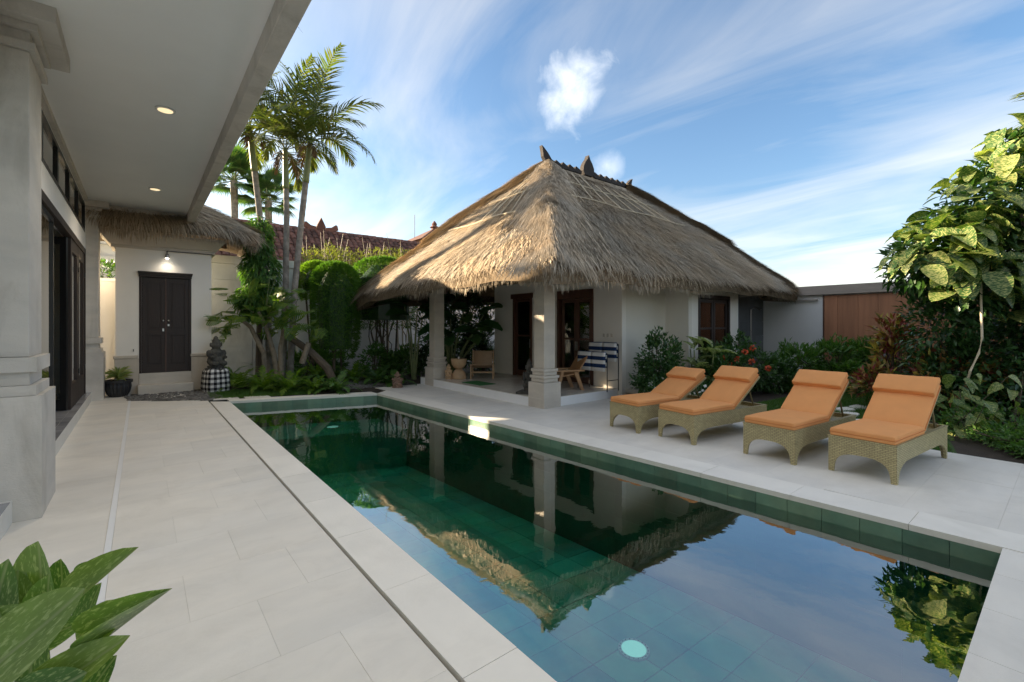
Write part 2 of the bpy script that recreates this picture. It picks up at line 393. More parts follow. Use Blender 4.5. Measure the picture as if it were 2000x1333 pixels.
# right deck and the deck at the near end of the pool
rd = obj('right_deck', prism(B(), [(5.2,-5),(8.42,-5),(8.42,5.4),(8.0,12.1),(4.98,12.1),(5.35,5)], -.04, -.006), 'joint', kind='structure')
cop_o = lambda y: inx(y)+.425
y = -.2-.62*4; k = 0
while y < 12.0:
    x = 4.9-(.31 if k % 2 else 0)
    while x < 8.4:
        if not (x > 6.5 and y > 7.2): clip_tile(x, min(x+.62, 8.42), y, min(y+.62, 12.05), -.0055, 0, rd, 'deck', lo=(lambda yy: cop_o(yy)+.004))
        x += .62
    y += .62; k += 1
nd = obj('near_deck', bx(1.17, 5.2, -5, -.02, -.04, -.0062), 'joint', kind='structure')
for a in range(7):
    for b in range(5):
        x = 1.205+a*.6; clip_tile(x, min(x+.6, 5.4), -.03-.5*(b+1), -.03-.5*b, -.006, 0, nd, 'deck')
# coping: each slab a piece
cp = obj('pool_coping', bx(1.21, 1.5, .4, 11.8, -.12, -.05), 'pool_grout', kind='structure')
y = .0
while y < 11.6:
    y1 = min(y+.93, 12.30); 
    if y1 > 11.6: y1 = 12.2
    pts = [(1.203, y+.002), (1.54, y+.002), (1.54, min(y1, fary(1.54))-.002), (1.203, min(y1, 12.17)-.002)]
    obj('coping_slab', prism(B(), pts, -.048, .002+random.uniform(0, .002)), 'coping', cp, bevel=.004); y += .93
y = .0
while y < 10.9:
    y1 = y+.91 if y+1.3 < 11.0 else 11.0
    obj('coping_slab', prism(B(), [(inx(y), y+.002), (inx(y)+.422, y+.002), (inx(y1)+.422, y1-.002+(.38 if y1 == 11. else 0)), (inx(y1), y1-.002)], -.048, .003+random.uniform(0, .003)), 'coping', cp, bevel=.004)
    y = y1 if y1 == 11. else y+.91
for k in range(5):
    x0 = 1.545+k*.607; x1 = x0+.604
    obj('coping_slab', prism(B(), [(x0, fary(x0)), (x1, fary(x1)), (x1, fary(x1)+.36), (x0, fary(x0)+.36)], -.048, .003+random.uniform(0, .003)), 'coping', cp, bevel=.004)
for k in range(6):
    x0 = 1.545+k*.6; x1 = min(x0+.597, 5.11)
    obj('coping_slab', bx(x0, x1, -.028, .36, -.048, .002), 'deck', cp, bevel=.004)
# basin
FZ = -1.45
def wallq(a, b, z0, z1, th, name, m, parent, n):
    """row of wall tiles from a to b; the tile faces lie on the line a-b, bodies on its right"""
    a = Vector((a[0], a[1], 0)); b = Vector((b[0], b[1], 0)); d = (b-a)/n; nn = Vector((d.y, -d.x, 0)).normalized()
    for i in range(n):
        e = d.normalized()*.002; p = a+d*i+e; q = a+d*(i+1)-e; off = nn*random.uniform(0, .003)
        obj(name, prism(B(), [p+off, q+off, q+nn*th, p+nn*th], z0, z1), m, parent)
bm = B()
for a, b in ((PLF, PRF), (PRF, PRN), (PRN, PLN), (PLN, PLF)):
    a = Vector((*a, 0)); b = Vector((*b, 0)); d = (b-a).normalized(); nn = Vector((-d.y, d.x, 0)); e = d*.15
    prism(bm, [a-e+nn*.016, b+e+nn*.016, b+e+nn*.16, a-e+nn*.16], FZ-.1, -.05)
prism(bm, [PLN, PRN, PRF, PLF], FZ-.12, FZ-.012)
pb = obj('pool_basin', bm, 'pool_grout', kind='structure')
for z0, z1 in ((-.26, -.0485), (-.56, -.263), (-.86, -.563), (-1.16, -.863), (FZ, -1.163)):
    n0 = 1 if z0 > -.3 else 2
    wallq(PRN, PRF, z0, z1, .013, 'wall_tile', 'pool_tile', pb, 36//n0); wallq(PRF, PLF, z0, z1, .013, 'wall_tile', 'pool_tile', pb, 10//n0)
wallq(PLF, PLN, FZ, -.0485, .013, 'wall_tile', 'pool_tile', pb, 12); wallq(PLN, PRN, FZ, -.0485, .013, 'wall_tile', 'pool_tile', pb, 6)
nx, ny = 8, 27
for i in range(nx):
    for j in range(ny):
        P = []
        for u, v in ((i, j), (i+1, j), (i+1, j+1), (i, j+1)):
            s = u/nx; y0 = .37; x0 = 1.545; yv = y0+(fary(x0+s*3.0)-.01-y0)*v/ny; P.append(Vector((x0+(inx(yv)-.005-x0)*s, yv, 0)))
        c = sum(P, Vector())/4; P = [p+(c-p)*.022 for p in P]
        obj('floor_tile', prism(B(), P, FZ-.011, FZ+random.uniform(-.003, 0)), 'pool_floor', pb)
obj('pool_water', prism(B(), [(PLN[0]+.001, PLN[1]+.001), (PRN[0]-.001, PRN[1]+.001), (PRF[0]-.001, PRF[1]-.001), (PLF[0]+.001, PLF[1]-.001)], WZ-.0005, WZ), 'water', kind='structure')
# water surface only: drop bottom and sides of that prism
wo = bpy.data.objects['pool_water']; bm = B(); bm.from_mesh(wo.data); bmesh.ops.delete(bm, geom=[f for f in bm.faces if f.normal.z < .5], context='FACES'); bm.to_mesh(wo.data); bm.free()
ps = B(); prism(ps, [(1.56, fary(1.56)-1.5), (inx(9.6)-.01, fary(4.6)-1.5), (4.57, fary(4.57)-.02), (1.56, fary(1.56)-.02)], FZ+.002, -.62)
obj('pool_step', ps, 'pool_floor', pb)
for (px, py), lab in (((1238, 1262), 'round glowing pool light under the reflected sky'), ((650, 832), 'round glowing pool light under the reflected garden plants')):
    zf = FZ if px > 1000 else -.62
    q = g(px, py, zf+.04)
    L = thing('pool_light', lab, 'pool light', (q.x, q.y, zf-.93), 0, 'round lights on the pool floor')
    obj('lens', lathe(B(), [(.118, .931), (.118, .946), (.07, .953), (0.004, .955)], 28), 'pool_lamp', L)
    rb = lathe(B(), [(.121, .931), (.15, .931), (.15, .944), (.121, .944)], 28)
    obj('rim', rb, 'cloth_white', L)
    for k in range(20):
        a = k*math.pi/10; obj('screw', lathe(B(), [(.006, 0), (.006, .004)], 6, (.136*math.cos(a), .136*math.sin(a), .944)), 'pot', L)

# ================================================================ thatch
def thatch(parent, E, Rg, zr, ze, drop=(0,0,0,0), flare=.5, dens=800, faces=(0,1,2,3), ln=(.28,.55), wd=.016, under=True, lip=.22, seed=1, density_back=60, bulge=0., frl=(.16, .40), fr=1.0, sag=.1):
    """E: eave corners, counter-clockwise; Rg: two ridge ends. face k lies over edge E[k]-E[k+1].
       ridge ends for face k: k0 and k1."""
    r_ = np.random.default_rng(seed); E = [np.array(e, float) for e in E]; Rg = [np.array(r, float) for r in Rg]
    ends = [(0, 1), (1, 1), (1, 0), (0, 0)]     # edge 0: E0-E1 (long), 1: short at ridge end 1, 2: long, 3: short at ridge end 0
    def surf(k, u, t):
        u = np.asarray(u); t = np.asarray(t)
        e = E[k]+(E[(k+1)%4]-E[k])*u[...,None]; ra, rb = Rg[ends[k][0]], Rg[ends[k][1]]
        rr = ra+(rb-ra)*u[...,None]; xy = rr+(e-rr)*t[...,None]
        s = 1-t; z = ze+(zr-ze)*((1-flare)*s+flare*s**1.6)+bulge*np.sin(math.pi*t)-.10*np.clip((t-.9)/.1, 0, 2)**2
        cu = np.minimum(u, 1-u); rnd = np.exp(-(cu/.06)**2)*t**2*sag        # corners droop a little
        z = z-(drop[k]*(1-u)**3+drop[(k+1)%4]*u**3)*t**2
        wv = .03*np.sin(xy[...,0]*2.7+1.3*k)+.03*np.sin(xy[...,1]*3.1+.7)
        return np.concatenate([xy, (z-rnd+wv*t)[...,None]], -1)
    bm = B(); nu, nt = 26, 14
    for k in range(4):
        U, T = np.meshgrid(np.linspace(0, 1, nu+1), np.linspace(0, 1, nt+1), indexing='ij'); P = surf(k, U, T); P[...,2] -= .03
        ctr = sum(E)/4
        lipo = P[:, -1].copy(); inn = ctr-lipo[:, :2]; inn /= np.linalg.norm(inn, axis=1, keepdims=True)
        l1 = lipo.copy(); l1[:, 2] -= lip*.75; l1[:, :2] += inn*.05
        l2 = lipo.copy(); l2[:, 2] -= lip*.75; l2[:, :2] += inn*.5; l2[:, 2] += .12
        allp = np.concatenate([P, l1[:, None], l2[:, None]], 1)
        vs = [[bm.verts.new(allp[i, j]) for j in range(nt+3)] for i in range(nu+1)]
        for i in range(nu):
            for j in range(nt+2): bm.faces.new((vs[i][j], vs[i][j+1], vs[i+1][j+1], vs[i+1][j]))
    bmesh.ops.remove_doubles(bm, verts=bm.verts, dist=.001)
    obj('thatch_body', bm, 'thatch_base', parent)
    if under:   # sloping underside
        bm = B(); lo = [bm.verts.new((e[0]*.93+.07*c[0], e[1]*.93+.07*c[1], ze-lip*.75+.14)) for e in E for c in (sum(E)/4,)]
        up = [bm.verts.new((r[0], r[1], zr-.55)) for r in Rg]
        for k in range(4):
            a, b = ends[k]
            bm.faces.new([lo[k], lo[(k+1)%4]] + ([up[b], up[a]] if a != b else [up[a]]))
        obj('thatch_lining', bm, 'thatch_under', parent)
    Ps, Ds, Ns, Ls, Ws = [], [], [], [], []
    for k in range(4):
        L0 = np.linalg.norm(E[(k+1)%4]-E[k]); L1 = np.linalg.norm(Rg[ends[k][0]]-Rg[ends[k][1]])
        mid = (Rg[ends[k][0]]+Rg[ends[k][1]])/2; sl = math.hypot(np.linalg.norm((E[k]+E[(k+1)%4])/2-mid), zr-ze)
        A = (L0+L1)/2*sl; n = int(A*(dens if k in faces else density_back))
        t = r_.random(n*2)**.5; keep = r_.random(n*2)*L0 < (L1+(L0-L1)*t)*1.0; t = t[keep][:n] if L1 > 0 else r_.random(n)**.5
        u = r_.random(len(t)); n = len(t)
        t = t*.985
        p = surf(k, u, t); q = surf(k, u, np.minimum(t+.02, 1.02)); D = nrm(q-p); ed = nrm(np.r_[E[(k+1)%4]-E[k], 0][None]); Nn = nrm(np.cross(np.repeat(ed, n, 0), -D)); Nn[Nn[:, 2] < 0] *= -1
        lay = (t*9) % 1.0
        D = nrm(D+r_.normal(0, .10, (n, 3))+Nn*(.03+.05*r_.random((n, 1)))); 
        Ps.append(p+Nn*(-.02+.035*r_.random((n, 1)))); Ds.append(D); Ns.append(Nn); Ls.append(r_.uniform(*ln, n)); Ws.append(r_.uniform(.6, 1.4, n)*wd)
        if k in faces:   # fringe at the eave, several layers deep
            n = int(L0*420*fr); u = r_.random(n); dep = r_.random(n); p = surf(k, u, 1-.05*r_.random(n)); p[:, 2] -= dep*lip*.8+.0
            inn = (sum(E)/4-p[:, :2]); inn /= np.linalg.norm(inn, axis=1, keepdims=True); p[:, :2] += inn*dep[:, None]*.10
            q0 = surf(k, u, np.full(n, .97)); q1 = surf(k, u, np.full(n, 1.)); D = nrm(q1-q0); D = nrm(D*(.75-.5*dep[:, None])+np.array([0, 0, -1.])*(.45+.5*dep[:, None])+r_.normal(0, .10, (n, 3)))
            out = np.c_[-inn, np.zeros(n)]; wob = .9+.15*np.sin(u*L0*1.9+k)*np.sin(u*L0*.83+2)
            Ps.append(p); Ds.append(D); Ns.append(nrm(out+np.array([0, 0, .4]))); Ls.append(r_.uniform(*frl, n)*wob); Ws.append(r_.uniform(.6, 1.4, n)*wd)
    P, D, Nn, Ls, Ws = map(np.concatenate, (Ps, Ds, Ns, Ls, Ws))
    X, Y, Z = axes(D, Nn, Ls, Ws)
    scatter('straw', [(-.5,0,0),(.5,0,0),(.35,.6,.02),(-.35,.6,.02),(.0,1,.0),(-.1,1,0)], [(0,1,2,3),(3,2,4,5)], P, X, Y, Z, 'thatch', parent, 'stuff')
    return surf

# ================================================================ main house on the left
hs = thing('main_house', 'grey stone house with deep eave, square columns and black glass doors', 'house', (-.96, 6, 0))
def hp(name, bm, m, par=None, **k):
    bmesh.ops.translate(bm, verts=bm.verts, vec=(.96, -6, 0)); return obj(name, bm, m, par or hs, **k)
hp('plinth', bx(-8, -.86, -6, 14.1, -.03, .195), 'pale_stone')
y = 6.7
for k in range(9):   # glossy grey floor slabs
    hp('floor_slab', bx(-.97, -.862, y+.002, y+.818, .195, .2), 'grey_floor'); hp('floor_slab', bx(-3.4, -.974, y+.002, y+.818, .195, .2), 'grey_floor'); y += .82
hp('floor_slab', bx(-.97, -.862, -5, 5.7, .195, .2), 'grey_floor')
WX0, WX1 = -1.16, -.96
for y0, y1, z0, z1 in ((-6, 6.7, .2, 4.5), (13.8, 14.5, 0, 4.5), (6.7, 13.8, 3.38, 3.75), (6.7, 13.8, 4.39, 4.5)):
    hp('wall', bx(WX0, WX1, y0, y1, z0, z1), 'plaster_white')
hp('back_wall', bx(-8, -7.8, -6, 14.5, 0, 4.5), 'plaster'); hp('end_wall', bx(-7.8, -1.16, 14.3, 14.5, 0, 4.5), 'plaster'); hp('end_wall', bx(-7.8, -1.16, -6, -5.8, 0, 4.5), 'plaster')
hp('room_partition', bx(-4.2, -4.1, 5, 14.3, .2, 4.5), 'plaster_cream')
hp('ceiling', bx(-8, 1.0, -6.4, 14.2, 4.5, 4.56), 'soffit')
hp('fascia', bx(.90, 1.06, -6.4, 14.36, 4.29, 4.72), 'house_stone', bevel=.006); hp('end_beam', bx(-.96, .897, 14.2, 14.36, 4.29, 4.70), 'house_stone')
hp('wall_cornice', bx(-.957, -.90, 6.7, 13.7, 4.42, 4.498), 'house_stone')
def column(y0, y1, xf):
    c = hp('column', bx(xf-.5, xf-.09, y0+.09, y1-.09, 1.42, 4.13), 'house_stone', bevel=.006)
    for z0, z1, d in ((0, 1.08, 0), (1.082, 1.17, .04), (1.172, 1.288, .088), (1.29, 1.418, .036), (4.13, 4.2, .05), (4.202, 4.3, .088), (4.302, 4.36, .03), (4.362, 4.499, -.10)):
        ob = obj('moulding' if z0 else 'base', bx(xf-.5, xf-d, y0+d, y1-d, z0, z1), 'house_stone', c, bevel=.007)
        ob.data.transform(Matrix.Translation((.96, -6, 0)))
column(5.77, 6.6, -.68); column(13.93, 14.72, -.66)
# glass front: black frames and panes
def panel(y0, y1, z0, z1, x, fw=.07, th=.05, m='black_frame', gm='glass', par=None, rail=None, shift=(0, 0)):
    bm = B()
    for a in ((y0, y0+fw, z0, z1), (y1-fw, y1, z0, z1), (y0+fw, y1-fw, z0, z0+fw*(2 if z1-z0 > 2 else 1)), (y0+fw, y1-fw, z1-fw, z1)): box(bm, x-th, x, *a)
    if rail: box(bm, x-th, x, y0+fw, y1-fw, rail-.03, rail+.03)
    f = hp('door_panel' if z1-z0 > 2 else 'window', bm, m)
    pn = bx(x-th*.6, x-th*.45, y0+fw, y1-fw, z0+fw, z1-fw); pn = hp('pane', pn, gm, f)
    return f
for k in range(5): panel(6.72+k*1.416, 6.72+(k+1)*1.416, 3.752, 4.388, -.955, .06, .06, gm='frosted')
bm = B(); box(bm, -1.05, -.945, 6.7, 13.8, 3.26, 3.378); box(bm, -1.05, -.945, 13.72, 13.8, .2, 3.258); hp('door_frame', bm, 'dark_wood')
panel(6.75, 8.05, .205, 3.255, -.98); panel(8.06, 9.35, .205, 3.255, -.98)
for k in range(2):
    f = panel(11.25+k*1.235, 11.25+(k+1)*1.235-.01, .205, 3.255, -.965, .22, .055, 'dark_wood', 'glass')
    for z in (.75, 2.75): hp('hinge', bx(-.963, -.945, 12.46+k*1.225, 12.54+k*1.225, z, z+.1), 'black_frame', f)
# two leaves folded open into the room
bm = B(); 
for a in ((.0, .09, .21, 3.25), (1.0, 1.09, .21, 3.25), (.09, 1.0, .21, .4), (.09, 1.0, 3.13, 3.25)): box(bm, a[0], a[1], -.025, .025, a[2], a[3])
lf = obj('open_door_leaf', bm, 'black_frame', hs); lf.location = (-.05, 5.2, 0); lf.rotation_euler = (0, 0, R(158))
obj('pane', bx(.09, 1.0, -.004, .004, .4, 3.13), 'glass', lf)
bm = B(); box(bm, .93, 1.05, -.05, -.03, 1.12, 1.16); box(bm, .95, .99, -.055, .055, 1.0, 1.3); obj('handle', bm, 'metal', lf)
def lamp(name, parent, loc, w, cone, col):      # the light a lit lamp gives
    l = bpy.data.lights.new(name, 'SPOT'); l.energy = w; l.spot_size = R(cone); l.spot_blend = 1.; l.color = col; l.shadow_soft_size = .08
    o = bpy.data.objects.new(name, l); C.objects.link(o); o.parent = parent; o.location = loc
for p in (g(323, 214, 4.5), g(303, 369, 4.5), Vector((.24, 2.94, 4.5)), Vector((.24, -1.43, 4.5))):  # last two sit out of frame, added to brighten the left deck
    rb = lathe(B(), [(.085, 0), (.11, 0), (.11, .015), (.085, .015)], 24); 
    d = obj('downlight', rb, 'cloth_white', hs); d.location = (p.x+.96, p.y-6, 4.483)
    obj('bulb', lathe(B(), [(.082, -.004), (.082, -.001)], 24), 'lamp_warm', d)
    lamp('downlight_glow', d, (0, 0, -.03), 29, 150, (1, .84, .62))
thatch(hs, [(1.0+.96, -13), (1.0+.96, 8.45), (-9.5+.96, 8.45), (-9.5+.96, -13)], [(-3.6+.96, -7.5), (-3.6+.96, 6.3)], 9.9, 5.0, dens=25, faces=(), under=False, density_back=60, seed=5, lip=.2)
# fringe of straw over the fascia
r_ = np.random.default_rng(4); n = 5200; P = np.c_[r_.uniform(.98, 1.04, n)+.96, r_.uniform(-4, 14.5, n)-6, r_.uniform(4.80, 5.0, n)]
D = nrm(np.c_[np.full(n, .5), r_.normal(0, .12, n), np.full(n, -1.)]); X, Y, Z = axes(D, np.tile([1., 0, .3], (n, 1)), r_.uniform(.08, .2, n), r_.uniform(.01, .02, n))
scatter('eave_straw', [(-.5,0,0),(.5,0,0),(.2,1,0),(-.2,1,0)], [(0,1,2,3)], P, X, Y, Z, 'thatch', hs, 'stuff')

# ================================================================ gate hut
hut = thing('gate_hut', 'white gate hut with thatched roof and dark double door', 'hut', (.5, 14.7, 0))
def up(name, bm, m, par=None, **k):
    bmesh.ops.translate(bm, verts=bm.verts, vec=(-.5, -14.7, 0)); return obj(name, bm, m, par or hut, **k)
up('wall', bx(-.48, -.035, 14.7, 15.5, 0, 3.6), 'plaster'); up('wall', bx(1.035, 1.48, 14.7, 15.5, 0, 3.6), 'plaster'); up('wall', bx(-.035, 1.035, 14.7, 14.9, 3.05, 3.6), 'plaster'); up('wall', bx(-.035, 1.035, 15.35, 15.5, 0, 3.6), 'plaster')
up('threshold', bx(-.033, 1.033, 14.66, 15.1, 0, .5), 'column_stone')
for x0, x1 in ((-.5, -.037), (1.037, 1.5)):
    w = up('wainscot', bx(x0, x1, 14.675, 14.698, 0, .88), 'wainscot'); up('cap', bx(x0-.02, x1+(.02 if x1 > 1 else -.01), 14.65, 14.699, .882, .955), 'wainscot', w, bevel=.01)
up('wainscot', bx(1.482, 1.505, 14.7, 15.5, 0, .88), 'wainscot')
up('step', bx(-.06, 1.06, 14.36, 14.66, 0, .23), 'column_stone', bevel=.012)
bm = B(); x0, x1 = -.52, 1.52
prof = [(0, 3.6), (.06, 3.6), (.06, 3.68), (.10, 3.70), (.24, 3.90), (.27, 3.91), (.27, 3.98), (0, 3.98)]
cor = B(); vs = []
for d, z in prof: vs.append([cor.verts.new(p) for p in ((x0-d+.02, 14.72-d, z), (x1+d-.02, 14.72-d, z), (x1+d-.02, 15.5+d, z), (x0-d+.02, 15.5+d, z))])
for a, b in zip(vs, vs[1:]):
    for k in range(4): cor.faces.new((a[k], a[(k+1)%4], b[(k+1)%4], b[k]))
up('cornice', cor, 'column_stone')
# double door
fr = B(); box(fr, -.033, .015, 14.69, 14.8, .5, 2.92); box(fr, .985, 1.033, 14.69, 14.8, .5, 2.92); fo = up('door_frame', fr, 'dark_wood')
for z0, z1, d in ((2.92, 2.97, .02), (2.972, 3.01, .05), (3.012, 3.05, .08)): up('lintel', bx(-.035-d*.3, 1.035+d*.3, 14.68-d, 14.8, z0, z1), 'dark_wood', fo)
for s, (x0, x1) in ((-1, (.017, .496)), (1, (.504, .983))):
    bm = B(); box(bm, x0, x0+.09, 14.72, 14.76, .505, 2.915); box(bm, x1-.09, x1, 14.72, 14.76, .505, 2.915)
    for z0, z1 in ((.505, .70), (1.45, 1.6), (2.78, 2.915)): box(bm, x0+.09, x1-.09, 14.72, 14.76, z0, z1)
    dl = up('door_leaf', bm, 'dark_wood')
    for z0, z1 in ((.70, 1.45), (1.6, 2.78)):
        bm = bx(x0+.09, x1-.09, 14.745, 14.757, z0, z1); box(bm, x0+.13, x1-.13, 14.728, 14.744, z0+.05, z1-.05); up('door_inset', bm, 'dark_wood', dl)
    xh = x1-.05 if s < 0 else x0+.05
    bm = lathe(B(), [(.02, 0), (.02, .03), (.006, .04)], 10); bmesh.ops.rotate(bm, verts=bm.verts, matrix=Matrix.Rotation(R(90), 3, 'X')); bmesh.ops.translate(bm, verts=bm.verts, vec=(xh, 14.72, 1.82)); up('knob', bm, 'metal', dl)
    up('lock', bx(xh-.018, xh+.018, 14.705, 14.719, 1.55 if s < 0 else 1.68, 1.62 if s < 0 else 1.73), 'metal', dl)
up('astragal', bx(.491, .509, 14.70, 14.719, .51, 2.91), 'brown_wood')
# wall spotlight and its conduit
sp = tube(B(), [(.52, 14.69, 3.585), (.52, 14.62, 3.585), (.52, 14.6, 3.5)], .012); box(sp, .52, 1.5, 14.635, 14.655, 3.59, 3.605); s_ = up('wall_spotlight', sp, 'pot')
up('lamp_head', lathe(B(), [(.03, .0), (.045, -.03), (.05, -.10), (.04, -.11)], 14, (.52, 14.59, 3.52)), 'metal', s_); up('bulb', lathe(B(), [(.039, -.112), (.03, -.125)], 12, (.52, 14.59, 3.52)), 'lamp_white', s_)
lamp('spotlight_glow', s_, (.02, -.16, 3.36), 2.2, 160, (1, .9, .75))
hb = tube(B(), [(-.14, 14.698, 1.10), (-.14, 14.66, 1.10), (-.14, 14.65, 1.06)], .011); up('tap', hb, 'pot')
thatch(hut, [(-2.7-.5, -.65), (2.5-.5, -.65), (2.5-.5, 2.1), (-2.7-.5, 2.1)], [(-1.3-.5, .75), (1.05-.5, .75)], 5.20, 4.34, flare=.1, dens=620, faces=(0, 1), seed=11, lip=.28, ln=(.3, .6), sag=.12, fr=1.3)

# ================================================================ boundary walls
gw = tag(obj('concrete_wall', bx(1.5, 4.05, 16.66, 16.82, -.05, 3.8), 'concrete'), 'weathered grey concrete panel wall behind the palm trunks', 'wall')
z = 0
while z < 3.6:
    for x0 in (1.5, 2.78): obj('panel', bx(x0+.004, x0+1.272, 16.615, 16.657, z+.004, min(z+.52, 3.62)-.004), 'concrete', gw, bevel=.005)
    z += .52
obj('cap', bx(1.45, 4.08, 16.56, 16.9, 3.62, 3.86), 'concrete', gw, bevel=.01)
ww = tag(obj('white_garden_wall', bx(4.07, 15.5, 16.5, 16.7, -.05, 2.80), 'plaster_white'), 'white boundary wall behind the hedge and tangled vines', 'wall')
for x0 in (4.06, 4.56): obj('panel', bx(x0+.01, x0+.19+.28, 16.462, 16.497, .1, 2.86), 'plaster_white', ww, bevel=.006)
obj('cap', bx(4.06, 15.5, 16.45, 16.74, 2.81, 2.88), 'plaster_white', ww)
lw = tag(obj('low_white_wall', bx(-3.5, -.483, 15.2, 15.4, -.05, 2.80), 'plaster_white'), 'low white wall between the house column and gate hut', 'wall'); obj('cap', bx(-3.5, -.483, 15.17, 15.43, 2.80, 2.87), 'plaster_white', lw, bevel=.01)
gb = tag(obj('grey_outbuilding', bx(-4, .3, 20, 23, -.04, 4.35), 'concrete'), 'grey concrete outbuilding glimpsed between column and gate hut', 'building')
obj('ledge', bx(-4.1, .4, 19.8, 19.997, 3.75, 3.95), 'concrete', gb); obj('coping', bx(-4.1, .4, 19.85, 23.1, 4.352, 4.5), 'concrete', gb)
# right-hand wall with wooden boards
rw = tag(obj('right_wall', bx(16.1, 16.28, -6, 7.2, -.05, 2.62), 'plaster_white'), 'white side wall with tall brown wooden boards and grey beam', 'wall')
y = 4.82; 
for k in range(12):
    w = (.34, .50, .46, .5, .6, .4)[k % 6]; obj('board', bx(16.06, 16.098, y-w+.006, y, -.02, 2.60), 'plank_wood', rw, bevel=.004); y -= w
obj('trim', bx(16.05, 16.099, 4.825, 4.86, -.02, 2.61), 'brown_wood', rw)
obj('beam', bx(15.96, 16.34, -6, 6.2, 2.63, 2.90), 'grey_beam', rw, bevel=.01)
obj('bracket', bx(15.99, 16.06, 5.0, 5.75, 2.46, 2.50), 'grey_beam', rw)
# ================================================================ neighbours beyond the wall
nh = thing('neighbour_house', 'neighbouring house with long brown clay tile roof', 'house', (8, 24, 0))
obj('wall', bx(-9, 6.2, -2.2, 2.2, -.04, 4.4), 'plaster', nh)
r_ = np.random.default_rng(3); nrow, ncol = 13, 62; slope = Vector((0, -3.05, -2.35)); SL = slope.length; Sd = np.array(slope/SL)
arc = []; tf = []
for j, yy in enumerate((0, 1)):
    for i in range(5):
        a = math.pi*i/4; arc.append((-.5*math.cos(a), yy, .10*math.sin(a)*(1 if True else 0)-.0))
tf = [(i, i+1, i+6, i+5) for i in range(4)]
P, X, Y, Z = [], [], [], []
Nn = np.array([0, -Sd[2], Sd[1]]); Nn = Nn if Nn[2] > 0 else -Nn
for r in range(nrow):
    for c in range(ncol):
        P.append(np.array([-9.6+c*.265+(r%2)*.02, 0, 6.42])+Sd*(r*.295)+Nn*(.02+r_.normal(0, .006))); X.append([.27, 0, 0]); Y.append(Sd*.34+Nn*(.028+r_.normal(0, .006))); Z.append(Nn)
scatter('roof_tiles', arc, tf, np.array(P), np.array(X), np.array(Y), np.array(Z), 'rooftile', nh, 'stuff')
bm = B(); v = [bm.verts.new(p) for p in ((-9.7,0,6.40),(6.7,0,6.40),(6.7,-3.05,4.05),(-9.7,-3.05,4.05),(-9.7,3.05,4.05),(6.7,3.05,4.05))]
bm.faces.new((v[0],v[3],v[2],v[1])); bm.faces.new((v[0],v[1],v[5],v[4])); obj('roof_deck', bm, 'soil', nh)
for k in range(41):
    rc = lathe(B(), [(.10, 0), (.115, .4)], 10); bmesh.ops.rotate(rc, verts=rc.verts, matrix=Matrix.Rotation(R(90), 3, 'Y')); bmesh.ops.translate(rc, verts=rc.verts, vec=(-9.7+k*.4, 0, 6.43+random.uniform(-.01,.01))); obj('ridge_tile', rc, 'rooftile', nh)
cr = B(); extr(cr, [(-.16,0),(.16,0),(.22,.16),(.13,.36),(.0,.62),(-.13,.36),(-.22,.16)], Matrix.Translation((-.95,-.1,6.5)), .2)
extr(cr, [(-.85,.08),(-.55,.0),(-.2,.0),(-.25,.14),(-.5,.18),(-.72,.34),(-.8,.3)], Matrix.Translation((-.95,-.08,6.5)), .16); extr(cr, [(.85,.08),(.8,.3),(.72,.34),(.5,.18),(.25,.14),(.2,0),(.55,0)], Matrix.Translation((-.95,-.08,6.5)), .16)
obj('ridge_ornament', cr, 'rooftile', nh, bevel=.02)
sh = thing('shrine_roof', 'small brown tiled shrine roof with finial beside the thatch', 'shrine', (16.9, 30, 0))
obj('body', bx(-1.0, 1.0, -1.0, 1.0, -.04, 7.4), 'rooftile', sh)
bm = B(); lo = [bm.verts.new((x, y, 7.55)) for x, y in ((-2.3,-2.3),(2.3,-2.3),(2.3,2.3),(-2.3,2.3))]; md = [bm.verts.new((x, y, 8.25)) for x, y in ((-1.1,-1.1),(1.1,-1.1),(1.1,1.1),(-1.1,1.1))]; hi = [bm.verts.new((x, y, 8.75)) for x, y in ((-.25,-.25),(.25,-.25),(.25,.25),(-.25,.25))]
for a, b in ((lo, md), (md, hi)):
    for k in range(4): bm.faces.new((a[k], a[(k+1)%4], b[(k+1)%4], b[k]))
bm.faces.new(hi); bm.faces.new(lo[::-1]); obj('roof', bm, 'rooftile', sh)
obj('finial', lathe(B(), [(.25, 8.7), (.22, 8.9), (.34, 8.93), (.3, 9.0), (.16, 9.08), (.2, 9.2), (.05, 9.42)], 10), 'rooftile', sh)
obj('rod', tube(B(), [(-1.5, .2, 7.9), (-1.5, .2, 9.7)], .02, 5), 'pot', sh)
# ================================================================ bungalow
bg = thing('bungalow', 'cream bungalow with big thatched hip roof and open corner terrace', 'bungalow', (11, 9, 0))
OB = Vector((11, 9, 0))
def bp(name, bm, m, par=None, **k):
    bmesh.ops.translate(bm, verts=bm.verts, vec=-OB); return obj(name, bm, m, par or bg, **k)
def uvbox(o, s=1.):
    me = o.data; l = me.uv_layers.new(name='UVMap') if not me.uv_layers else me.uv_layers[0]
    for p in me.polygons:
        n = p.normal; ax = max(range(3), key=lambda i: abs(n[i]))
        for li in p.loop_indices:
            c = me.vertices[me.loops[li].vertex_index].co
            l.data[li].uv = ((c.y, c.z) if ax == 0 else (c.x, c.z) if ax == 1 else (c.x, c.y))
    return o
PZ = .2
bp('platform', bx(6.36, 8.95, 6.88, 12.1, -.03, PZ-.008), 'plaster_white')
for i in range(5):
    for j in range(10): bp('terrace_tile', bx(6.352+i*.5+.001, 6.352+(i+1)*.5-.001, 6.872+j*.52+.001, 6.872+(j+1)*.52-.001, PZ-.008, PZ), 'terrace_tile')
T = 2.95
